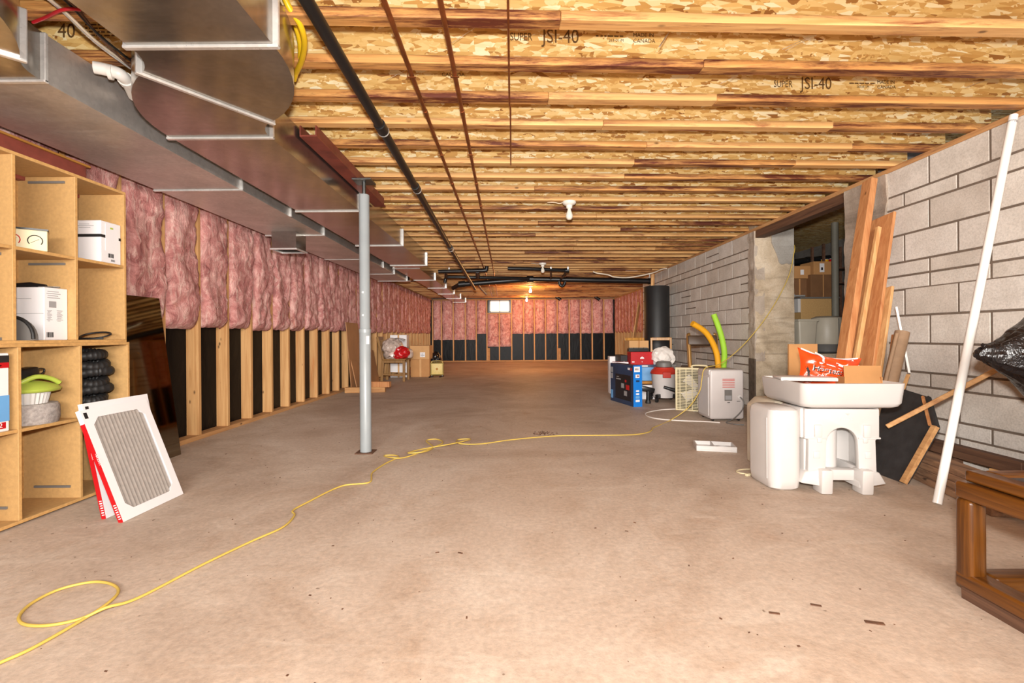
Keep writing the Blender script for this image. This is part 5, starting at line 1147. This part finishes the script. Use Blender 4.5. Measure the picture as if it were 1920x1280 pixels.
# stacked planks on the floor by the wall
def fplank(label, p0, p1, z, w_, h_, mat):
    p0, p1 = V3((*p0, z+h_/2)), V3((*p1, z+h_/2)); c_ = (p0+p1)/2; o = MB(); o.bar(p0-c_, p1-c_, w_, h_); ob = o.build('plank', mat, None, bevel=0.003, seg=1); ob.location = c_
    return tag(ob, label, 'plank', 'planks stacked along the block wall')
fplank('bottom weathered plank of the pile by the black table top', (2.50, 3.02), (2.32, 2.20), 0, 0.13, 0.036, M['oldwood'])
fplank('second weathered plank of the pile by the black table top', (2.52, 3.04), (2.335, 2.15), 0.0365, 0.13, 0.036, M['oldwood'])
fplank('third weathered plank of the pile by the black table top', (2.51, 3.02), (2.34, 2.12), 0.073, 0.12, 0.034, M['oldwood'])
fplank('top weathered plank of the pile by the black table top', (2.53, 3.04), (2.36, 2.18), 0.1075, 0.12, 0.034, M['oldwood'])
fplank('dark plank lying along the block wall behind the pole', (2.76, 3.3), (2.74, 2.5), 0.10, 0.06, 0.075, M['darkwood'])
fplank('dark spacer block under the long dark plank', (2.70, 2.98), (2.82, 2.98), 0.0, 0.09, 0.0995, M['darkwood'])
fplank('pale spacer block under the long dark plank', (2.70, 2.62), (2.82, 2.62), 0.0, 0.09, 0.0995, M['cedar2'])
fplank('plank flat on the floor beneath the oak table view', (2.66, 2.50), (2.50, 1.95), 0.0, 0.10, 0.04, M['oldwood'])
fplank('dark offcut resting on the flat floor plank', (2.62, 2.44), (2.58, 2.26), 0.0405, 0.07, 0.05, M['darkwood'])
fplank('small pale offcut at the near end of the flat floor plank', (2.55, 2.14), (2.54, 2.06), 0.0405, 0.05, 0.05, M['cedar2'])
# slanted stick
plank('thin wooden stick slanting up behind the white pole', (2.28, 2.86, 0.30), (2.80, 2.42, 0.83), 0.016, 0.026, M['plate'], (0, 0, 1), 'stick', None)

# ------------------------------------------------------------------ white plastic sink pieces
def rounded_rect(hx, hy, r, n=6):
    P = []
    for cx, cy, a0 in ((hx-r, hy-r, 0), (-hx+r, hy-r, 90), (-hx+r, -hy+r, 180), (hx-r, -hy+r, 270)):
        for i in range(n+1): a = R(a0 + 90*i/n); P.append((cx + r*math.cos(a), cy + r*math.sin(a)))
    return P
def loft(rings, cap0=True, cap1=True):
    m = MB(); n = len(rings[0]); vs = [p for r in rings for p in r]; fs = []
    for i in range(len(rings)-1):
        for k in range(n): l = (k+1) % n; fs.append((i*n+k, i*n+l, (i+1)*n+l, (i+1)*n+k))
    if cap0: fs.append(tuple(reversed(range(n))))
    if cap1: fs.append(tuple(range((len(rings)-1)*n, len(rings)*n)))
    m.add(vs, fs); return m
def ring(hx, hy, r, z): return [(x, y, z) for x, y in rounded_rect(hx, hy, r)]
bs_ = thing('sink_basin', 'shallow white plastic basin lying on top of the plastic stand', 'basin', (1.865, 2.78, 0.462), R(-3))
loft([ring(0.24, 0.215, 0.05, 0.0), ring(0.258, 0.233, 0.055, 0.008), ring(0.268, 0.243, 0.05, 0.028), ring(0.275, 0.25, 0.04, 0.135), ring(0.262, 0.237, 0.025, 0.137), ring(0.25, 0.225, 0.04, 0.06), ring(0.22, 0.20, 0.05, 0.03)]).build('bowl', M['white'], bs_, smooth=45)
m = MB(); m.lathe([(0.03, 0.0305), (0.03, 0.033), (0.0, 0.034)], 16); m.build('drain', M['galv_lt'], bs_, smooth=40)
tb = thing('plastic_tub', 'deep white plastic tub standing on end beside the stand', 'tub', (1.515, 2.725, 0))
loft([ring(0.065, 0.115, 0.04, 0.0), ring(0.082, 0.135, 0.05, 0.015), ring(0.088, 0.142, 0.055, 0.06), ring(0.088, 0.142, 0.055, 0.41), ring(0.08, 0.135, 0.05, 0.445), ring(0.06, 0.115, 0.04, 0.458)]).build('shell', M['white'], tb, smooth=45)
m = MB(); m.box(-0.091, -0.086, -0.09, -0.086, 0.06, 0.40); m.build('mould_line', M['ltgrey'], tb)
# moulded stand with arch and feet
sd = thing('sink_stand', 'moulded white plastic stand with an arched opening and feet', 'stand', (1.812, 2.685, 0), R(-4))
wd, dp_ = 0.195, 0.115
arch = [(-0.088, 0.10), (-0.084, 0.24)] + [(0.082*math.cos(R(a)), 0.27 + 0.082*math.sin(R(a))) for a in range(170, 9, -16)] + [(0.084, 0.24), (0.088, 0.10)]
m = MB()
outer_l = [(-wd+0.015, 0.10), (-wd+0.02, 0.285), (-wd, 0.30), (-wd, 0.455), (wd, 0.455), (wd, 0.30), (wd-0.02, 0.285), (wd-0.015, 0.10)]
m.prism(outer_l + list(reversed(arch)), (0, -dp_, 0), (1, 0, 0), (0, 0, 1), (0, 0.03, 0)); m.build('front_panel', M['white'], sd, bevel=0.004, smooth=40)
for s in (-1, 1):
    m = MB(); m.prism([(-dp_+0.03, 0.10), (dp_, 0.10), (dp_, 0.455), (-dp_+0.03, 0.455)], (s*(wd-0.02) - 0.012, 0, 0), (0, 1, 0), (0, 0, 1), (0.024, 0, 0)); m.build('side_panel', M['white'], sd, bevel=0.006, smooth=40)
    m = MB(); m.prism([(-dp_+0.02, 0.29), (dp_, 0.29), (dp_, 0.457), (-dp_+0.02, 0.457)], (s*wd - 0.014, 0, 0), (0, 1, 0), (0, 0, 1), (0.028, 0, 0)); m.build('collar_band', M['white'], sd, bevel=0.008, smooth=40)
    m = MB(); m.box(s*0.128-0.02, s*0.128+0.02, -dp_-0.012, -dp_+0.02, 0.30, 0.37); m.build('buttress', M['white'], sd, bevel=0.005, smooth=40)
    m = MB(); m.box(s*0.12-0.013, s*0.12+0.013, -dp_-0.008, -dp_+0.01, 0.27, 0.30); m.build('peg', M['white'], sd, bevel=0.006, smooth=40)
    m = MB(); m.box(s*0.135-0.018, s*0.135+0.018, -dp_-0.006, -dp_+0.01, 0.185, 0.225); m.build('clip', M['white'], sd, bevel=0.004, smooth=40)
    m = MB(); m.add([(s*0.07, -dp_-0.03, 0.03), (s*0.225, -dp_-0.01, 0.05), (s*0.225, dp_, 0.05), (s*0.07, dp_, 0.03), (s*0.092, -dp_-0.012, 0.135), (s*0.195, -dp_-0.0, 0.11), (s*0.195, dp_, 0.11), (s*0.092, dp_, 0.135)], [(0,3,2,1),(4,5,6,7),(0,1,5,4),(1,2,6,5),(2,3,7,6),(3,0,4,7)]); m.build('skirt', M['white'], sd, bevel=0.008, smooth=40)
    m = MB(); m.prism([(-0.03, 0.0), (0.03, 0.0), (0.035, 0.13), (-0.025, 0.13)], (s*0.105, -dp_-0.045, 0), (1, 0, 0), (0, 0, 1), (0, 0.09, 0)); m.build('foot', M['white'], sd, bevel=0.008, smooth=40)
m = MB(); m.box(-0.10, 0.10, -dp_+0.03, -dp_+0.09, 0.055, 0.115); m.build('cross_bar', M['white'], sd, bevel=0.006, smooth=40)
m = MB(); m.box(-wd+0.01, wd-0.01, dp_-0.02, dp_, 0.10, 0.455); m.build('back_panel', M['white'], sd)
m = MB(); m.box(-wd-0.004, -0.082, -dp_-0.006, -dp_+0.01, 0.292, 0.302); m.box(0.082, wd+0.004, -dp_-0.006, -dp_+0.01, 0.292, 0.302); m.build('collar_lip', M['white'], sd, bevel=0.003, smooth=40)
m = MB(); m.cyl((-0.015, 0.02, 0.06), (-0.015, 0.02, 0.42), 0.055, 0.06, n=24); m.build('inner_column', M['white'], sd, smooth=40)
m = MB(); m.prism([(0.0, 0.44), (0.012, 0.452), (-0.012, 0.452)], (0.03, -dp_-0.002, -0.02), (1, 0, 0), (0, 0, 1), (0, 0.003, 0)); m.build('moulded_mark', M['ltgrey'], sd)
m = MB()
for q in range(6): m.box(-0.01+0.012*q, -0.003+0.012*q, -dp_-0.002, -dp_+0.001, 0.392, 0.408)
m.build('raised_marks', M['white'], sd, bevel=0.0008, seg=1)
dh = thing('dehumidifier', 'beige dehumidifier with a recessed handle behind the white tub', 'appliance', (1.765, 3.045, 0))
m = MB(); m.prism([(-0.185, 0.015), (0.17, 0.015), (0.17, 0.452), (-0.13, 0.452), (-0.185, 0.40)], (0, -0.13, 0), (1, 0, 0), (0, 0, 1), (0, 0.26, 0)); m.build('body', M['beige'], dh, bevel=0.014, seg=3, smooth=40)
m = MB(); m.box(-0.192, -0.184, -0.08, -0.03, 0.335, 0.37); m.build('handle_recess', M['white'], dh, bevel=0.004, smooth=40)
m = MB(); m.box(-0.190, -0.18, 0.06, 0.07, 0.05, 0.38); m.build('panel_line', M['putty'], dh)
for x in (-0.15, 0.14):
    m = MB(); m.box(x-0.02, x+0.02, -0.11, 0.11, 0, 0.016); m.build('foot', M['grey'], dh)
# loose white plastic part and pale cord on the floor
ps = thing('plastic_tray', 'small white moulded tray lying on the floor by the tub', 'tray', (1.53, 3.56, 0), R(-14))
m = MB(); m.box(-0.14, 0.14, -0.09, 0.09, 0, 0.012); m.build('base', M['white'], ps, bevel=0.003)
for b4 in ((-0.14, 0.14, -0.09, -0.08), (-0.14, 0.14, 0.08, 0.09), (-0.14, -0.13, -0.08, 0.08), (0.13, 0.14, -0.08, 0.08), (-0.02, -0.01, -0.08, 0.08)):
    m = MB(); m.box(b4[0], b4[1], b4[2], b4[3], 0.012, 0.04); m.build('rim', M['white'], ps, bevel=0.002)
m = MB(); m.lathe([(0.05, 0.012), (0.05, 0.02), (0.04, 0.02), (0.04, 0.012)], 20, (0.06, 0, 0)); m.build('moulded_ring', M['white'], ps, smooth=40)
cd = thing('plug_cord', 'pale cord with a plug lying beside the white tub', 'cord', fl(1410, 888))
m = MB(); m.tube([p - cd.location + V3((0, 0, 0.005)) for p in spline([fl(1436, 886), fl(1410, 890), fl(1388, 888), fl(1381, 884), fl(1395, 881), fl(1436, 880)], 6)], 0.004, 8); m.build('cable', M['cream'], cd, smooth=50)
m = MB(); m.cbox(fl(1402, 892) - cd.location + V3((0, 0, 0.008)), (0.03, 0.018, 0.016), Matrix.Rotation(R(20), 3, 'Z')); m.build('plug', M['cream'], cd, bevel=0.003)
# things on the basin
ld = thing('draining_board', 'flat white plastic board lying across the basin', 'drainer', (1.74, 2.80, 0.600), R(-12))
m = MB(); m.box(-0.15, 0.15, -0.075, 0.075, 0, 0.016); m.build('panel', M['white'], ld, bevel=0.006, smooth=40); m = MB(); m.box(-0.15, 0.15, -0.078, -0.070, -0.006, 0.012); m.build('lip', M['white'], ld, bevel=0.002)
cb = thing('cardboard_box', 'open flat cardboard box lying in the basin', 'box', (2.035, 2.80, 0.498), R(-8))
m = MB(); m.box(-0.1, 0.1, -0.1, 0.1, 0, 0.006); m.box(-0.1, 0.1, 0.094, 0.1, 0.006, 0.13); m.box(0.094, 0.1, -0.1, 0.094, 0.006, 0.12); m.box(-0.1, -0.094, -0.1, 0.094, 0.006, 0.12); m.build('box_body', M['card'], cb)
m = MB(); m.prism([(-0.1, 0), (0.1, 0), (0.115, 0.11), (-0.085, 0.11)], (0, -0.1, 0.08), (1, 0, 0), (0, 0.35, 0.93), (0, 0.004, 0)); m.build('flap', M['card'], cb)
m = MB(); m.prism([(-0.1, 0), (0.1, 0), (0.09, 0.05), (-0.09, 0.05)], (0, 0.1, 0.13), (1, 0, 0), (0, 0.5, 0.86), (0, 0.004, 0)); m.build('flap', M['card_dk'], cb)
# crisp packet
cp = thing('crisp_packet', 'orange foil crisp packet propped up in the basin', 'snack bag', (1.905, 2.84, 0.545), rot=(0, R(11), R(-10)))
def bagpt(u, v, s):
    x = (u-0.5)*0.33; z = v*0.21; e = (math.sin(math.pi*u)*math.sin(math.pi*v))**0.5 if 0 < u < 1 and 0 < v < 1 else 0
    wr = 0.016*noise.noise(V3((u*6, v*6, 2))) + 0.008*noise.noise(V3((u*15, v*15, 5)))
    return V3((x*(1 - 0.10*math.sin(math.pi*v)) + 0.07*(v)*(-1 if u < .5 else 1)*0.25, s*(0.065*e + 1.5*wr*e) + z*0.30, z - 0.035*abs(u-0.5)*2*0 - 0.03*math.sin(math.pi*u)*(v > 0.85)*(v-0.85)/0.15))
m = MB(); m.grid(lambda u, v: bagpt(u, v, -1), 26, 20); m.grid(lambda u, v: bagpt(u, v, 1), 26, 20); m.build('foil', M['chips'], cp, smooth=60)
def bagtext(txt, size, x, z, mat, sh=0.2, off=0.004, sx=1.0):
    o = text(txt, size, mat, cp, Matrix.Identity(4), 'lettering', sh, 0.0, sx=sx)
    bm = bmesh.new(); bm.from_mesh(o.data); bmesh.ops.triangulate(bm, faces=bm.faces); bmesh.ops.subdivide_edges(bm, edges=bm.edges, cuts=1); bmesh.ops.triangulate(bm, faces=bm.faces)
    for v in bm.verts:
        px, pz = v.co.x + x, v.co.y + z; p = bagpt(min(.97, max(.03, px/0.31+0.5)), min(.97, max(.03, pz/0.21)), -1); v.co = V3((px, p.y - off, pz))
    bm.to_mesh(o.data); bm.free(); return o
bagtext('Hostess', 0.05, -0.115, 0.086, M['paperw'], 0.3, 0.0035); bagtext('Hostess', 0.05, -0.112, 0.083, M['ink'], 0.3, 0.006)
bagtext('chips', 0.042, -0.085, 0.048, M['paperw'], 0.2, 0.004)
def ribbon(pts, wd_, mat, name):
    m = MB(); P = spline([V3((a, 0, b)) for a, b in pts], 8); n = len(P); vs = []
    for i, p in enumerate(P):
        t_ = (P[min(i+1, n-1)] - P[max(i-1, 0)]).normalized(); nn = V3((-t_.z, 0, t_.x))
        for s in (-1, 1):
            q = p + nn*s*wd_/2; b_ = bagpt(min(.97, max(.03, q.x/0.31+0.5)), min(.97, max(.03, q.z/0.21)), -1); vs.append(V3((q.x, b_.y - 0.0025, q.z)))
    m.add(vs, [(2*i, 2*i+1, 2*i+3, 2*i+2) for i in range(n-1)]); return m.build(name, mat, cp)
ribbon([(-0.13, 0.17), (-0.10, 0.135), (-0.06, 0.14), (-0.05, 0.17), (-0.09, 0.195)], 0.012, M['paperw'], 'white_swirl')
ribbon([(0.02, 0.15), (0.06, 0.14), (0.10, 0.165), (0.13, 0.185)], 0.014, M['paperw'], 'white_swirl')
ribbon([(-0.04, 0.135), (0.0, 0.13), (0.05, 0.12), (0.09, 0.14)], 0.006, M['paperw'], 'white_swirl')
ribbon([(-0.135, 0.10), (-0.12, 0.06), (-0.125, 0.03)], 0.012, M['ink'], 'black_flash'); ribbon([(0.06, 0.06), (0.10, 0.05), (0.12, 0.08)], 0.012, M['ink'], 'black_flash'); ribbon([(-0.14, 0.03), (-0.12, 0.02), (-0.10, 0.03)], 0.02, M['paperw'], 'white_swirl')
for s in (0.004, 0.198):
    m = MB(); m.grid(lambda u, v: V3(((u-0.5)*0.325, bagpt(u, 0.99 if s > 0.1 else 0.01, -1).y - 0.002, s + v*0.012 - (0.03*math.sin(math.pi*u) if s > 0.1 else 0))), 20, 2); m.build('seal_strip', M['paperw'], cp)
# tubes and fittings behind the basin
ft = thing('pvc_fitting', 'white plastic pipe fitting at the back right corner of the basin', 'fitting', (2.10, 2.87, 0.60))
m = MB(); m.cyl((0, 0, 0.0), (0.025, 0.0, 0.05), 0.032, 0.030, n=18); m.build('socket', M['pvc'], ft, smooth=40); m = MB(); m.cyl((0.025, 0, 0.05), (0.03, 0, 0.066), 0.036, 0.036, n=18); m.build('collar', M['pvc'], ft, smooth=40)
rl = thing('paper_roll', 'grey-brown rolled paper tube leaning on the block wall', 'roll', (2.38, 3.12, 0.0))
m = MB(); m.tube([V3((0, 0, 0)), at(1692, 622, 3.2)-rl.location], 0.042, 18); m.build('roll', M['tube_card'], rl, smooth=40)
m = MB(); m.tube([V3((-0.035, -0.03, 0.1)), at(1682, 625, 3.14)-rl.location], 0.012, 10); m.build('loose_edge', M['tube_card'], rl, smooth=40)
r2 = thing('cardboard_tube', 'brown tube with an orange tag standing behind the plastic stand', 'roll', (2.13, 2.95, 0.0))
m = MB(); m.tube([V3((0, 0, 0)), V3((0.09, 0.06, 0.40))], 0.028, 16); m.build('tube', M['tube_card'], r2, smooth=40)
m = MB(); m.tube([V3((0.036, 0.024, 0.16)), V3((0.052, 0.035, 0.23))], 0.0292, 16); m.build('orange_tag', M['tagorange'], r2, smooth=40)
m = MB()
for q, (a, z) in enumerate(((0.0, 0.205), (0.011, 0.206), (0.022, 0.207), (0.033, 0.208), (-0.004, 0.181), (0.007, 0.182), (0.018, 0.183), (0.029, 0.184))): m.cbox((0.026+a, 0.001 + abs(a-0.016)*0.35, z), (0.007, 0.003, 0.014))
m.build('black_print', M['ink'], r2)
gt = thing('tape_roll', 'green tape roll beside the leaning paper tube', 'tape', (2.35, 3.28, 0.0))
m = MB(); m.box(-0.05, 0.05, -0.04, 0.04, 0, 0.62); m.build('wood_block', M['cedar2'], gt); m = MB(); m.cyl((0, 0, 0.62), (0, 0, 0.67), 0.05, n=18); m.build('roll', plain('dark_green_tape', (36, 84, 68), 0.5), gt, smooth=40)

# ------------------------------------------------------------------ oak table and black bag, near right
tb = thing('end_table', 'varnished oak end table frame with a dark inset top', 'table', (1.76, 1.26, 0))
hx, hy, lg = 0.30, 0.296, 0.058
for sx in (-1, 1):
    for sy in (-1, 1):
        m = MB(); m.cbox((sx*(hx-lg/2), sy*(hy-lg/2), 0.20), (lg, lg, 0.26)); m.build('leg', M['oak_z'], tb, bevel=0.014, seg=3, smooth=40)
    m = MB(); m.cbox((sx*(hx-0.035), 0, 0.065), (0.07, 2*hy, 0.05)); m.build('bottom_rail', M['oak_y'], tb, bevel=0.01, seg=3, smooth=40)
    m = MB(); m.cbox((sx*(hx-0.035), 0, 0.02), (0.05, 2*hy-0.03, 0.04)); m.build('plinth', M['darkwood'], tb)
    m = MB(); m.cbox((sx*(hx-0.035), 0, 0.355), (0.07, 2*hy, 0.055)); m.build('top_rail', M['oak_y'], tb, bevel=0.01, seg=3, smooth=40)
    m = MB(); m.cbox((sx*(hx-0.05), 0, 0.402), (0.06, 2*hy-0.03, 0.036)); m.build('top_border', M['oak_y'], tb, bevel=0.008, seg=3, smooth=40)
    m = MB(); m.cbox((0, sx*(hy-0.035), 0.065), (2*hx-0.14, 0.07, 0.05)); m.build('bottom_rail', M['oak_x'], tb, bevel=0.01, seg=3, smooth=40)
    m = MB(); m.cbox((0, sx*(hy-0.035), 0.02), (2*hx-0.12, 0.05, 0.04)); m.build('plinth', M['darkwood'], tb)
    m = MB(); m.cbox((0, sx*(hy-0.035), 0.355), (2*hx-0.14, 0.07, 0.055)); m.build('top_rail', M['oak_x'], tb, bevel=0.01, seg=3, smooth=40)
    m = MB(); m.cbox((0, sx*(hy-0.05), 0.402), (2*hx-0.16, 0.06, 0.036)); m.build('top_border', M['oak_x'], tb, bevel=0.008, seg=3, smooth=40)
m = MB(); m.cbox((0, 0, 0.402), (2*hx-0.15, 2*hy-0.15, 0.02)); m.build('inset_top', plain('slate_inset', (74, 70, 70), 0.5, var=0.2), tb)
sz = (0.42, 0.36, 0.56)
c = flatbox('cardboard_box', 'tall cardboard box carrying the black bag at the right edge', 'box', (2.56, 1.93, 0), sz, M['card_dk']); patch(c, 'tape', M['card'], 'x-', sz, 0.45, 0.55, 0, 1)
bg = thing('bin_bag', 'shiny black bin bag with a knotted corner at the right edge', 'bag', (2.42, 2.0, 0.56))
bmh = bmesh.new(); bmesh.ops.create_icosphere(bmh, subdivisions=5, radius=1.0); vs = []
for v in bmh.verts:
    n_ = v.co.normalized(); q = n_*1.8 + V3((3, 8, 1)); d = (1-abs(noise.noise(q)))*0.5 + (1-abs(noise.noise(q*2.2)))*0.25 - 0.45 + 0.06*noise.noise(q*6)
    p = V3((n_.x*0.28, n_.y*0.25, n_.z*0.22))*(1 + 0.28*d); k = max(0, -n_.x - 0.25)/0.75
    p.x -= 0.155*k**1.6; p.z = p.z*(1 - 0.72*k) + 0.02*k; p.y *= (1 - 0.7*k)
    p.z += 0.006*math.sin(14*math.atan2(n_.y, n_.z))*min(1, k*3)
    p.z = max(p.z, -0.19) if p.x > -0.1 else p.z
    vs.append(p + V3((0, 0, 0.20)))
m = MB(); m.add(vs, [[v.index for v in f.verts] for f in bmh.faces]); bmh.free(); m.build('bag_body', M['liner'], bg, smooth=50)
m = MB(); m.tube([V3((-0.37, 0.0, 0.222)), V3((-0.395, 0.0, 0.24)), V3((-0.41, 0.01, 0.262))], [0.014, 0.02, 0.004], 8); m.build('knot', M['liner'], bg, smooth=40)

# ------------------------------------------------------------------ cords and litter on the floor
zc = 0.007
ypts = [fl(*p, zc) for p in ((-40, 1262), (0, 1242), (60, 1215), (140, 1170), (200, 1132), (222, 1108), (207, 1094), (170, 1091), (110, 1105), (60, 1130), (36, 1155), (46, 1170), (90, 1172), (150, 1160), (200, 1146), (260, 1120), (380, 1058), (470, 1015), (530, 988), (552, 966), (549, 957), (575, 942), (640, 911), (692, 904), (698, 886), (722, 869), (746, 857), (738, 853), (720, 854), (735, 861), (760, 857), (800, 843), (830, 830), (818, 823), (799, 826), (812, 838), (795, 850), (765, 852), (790, 842), (850, 834), (882, 823), (858, 824), (862, 834), (900, 832), (960, 824), (1040, 817), (1100, 816), (1180, 815), (1212, 811), (1222, 806), (1226, 801), (1256, 788))]
for i, dz in ((14, 0.013), (29, 0.012), (36, 0.013), (37, 0.012), (39, 0.012), (42, 0.012)): ypts[i].z += dz
ypts += [V3((1.78, 4.75, 0.13)), V3((1.915, 4.80, 0.29)), V3((1.945, 4.82, 0.40)), V3((1.975, 4.80, 0.525)), at(1354, 664+16, 5.0), at(1400, 640, 5.2), at(1445, 582, 5.32), at(1478, 520, 5.42), at(1488, 478, 5.46), at(1490, 462, 5.50), V3((3.34, 5.6, 1.93)), V3((3.40, 5.75, 1.8))]
m = MB(); m.tube(spline(ypts, 7), 0.0048, 8); tag(m.build('extension_cord', M['yellow'], None, smooth=60), 'yellow extension cord snaking across the floor up to the storage opening', 'cord')
m = MB(); m.tube(spline([fl(*p, 0.006) for p in ((1278, 766), (1240, 768), (1214, 773), (1211, 778), (1228, 784), (1270, 788), (1322, 790), (1350, 792))], 6), 0.006, 8); tag(m.build('appliance_cord', M['whitebag'], None, smooth=60), 'white appliance cord looped on the floor before the box fan', 'cord')
pp = thing('paper_sheet', 'white sheet of paper slipping out under the air conditioner', 'paper', fl(1308, 770)); m = MB(); m.grid(lambda u, v: V3((u*0.14-0.07, v*0.16-0.08, 0.002+0.01*u*v)), 4, 4); m.build('sheet', M['paperw'], pp); m = MB(); m.box(-0.05, 0.05, -0.05, -0.045, 0.002, 0.003); m.build('print_line', M['greyink'], pp)
# litter: crumbs of concrete and wood
r = random.Random(11); m = MB()
def crumb(p, s, a):
    Mx = Matrix.Rotation(a, 3, 'Z'); m.cbox(V3(p) + V3((0, 0, s[2]/2)), s, Mx)
for i in range(420):
    x, y = r.uniform(-2.6, 2.7), 1.0 + 5.5*r.random()**1.2; s = r.uniform(0.0015, 0.005)
    if r.random() < 0.06: s *= 1.6
    crumb((x, y, 0), (s*r.uniform(0.8, 2.2), s*r.uniform(0.6, 1.3), s*0.4), r.uniform(0, 3))
for i in range(60):
    a = r.uniform(0, 6.28); q = r.random()**0.7*0.09; p = fl(1022, 812); crumb((p.x + q*math.cos(a)*1.3, p.y + q*math.sin(a), 0), (0.012, 0.006, 0.004), a)
for (x, y, l_) in ((1640, 1168, 0.05), (1530, 1135, 0.03), (1452, 1150, 0.03), (863, 1037, 0.02), (820, 1036, 0.015), (1190, 980, 0.012), (1175, 996, 0.014)):
    p = fl(x, y); crumb((p.x, p.y, 0), (l_, l_*0.25, 0.003), r.uniform(-0.8, 0.3))
tag(m.build('floor_litter', M['darkwood'], None), 'small dark crumbs scattered over the concrete floor', 'litter', kind='stuff')
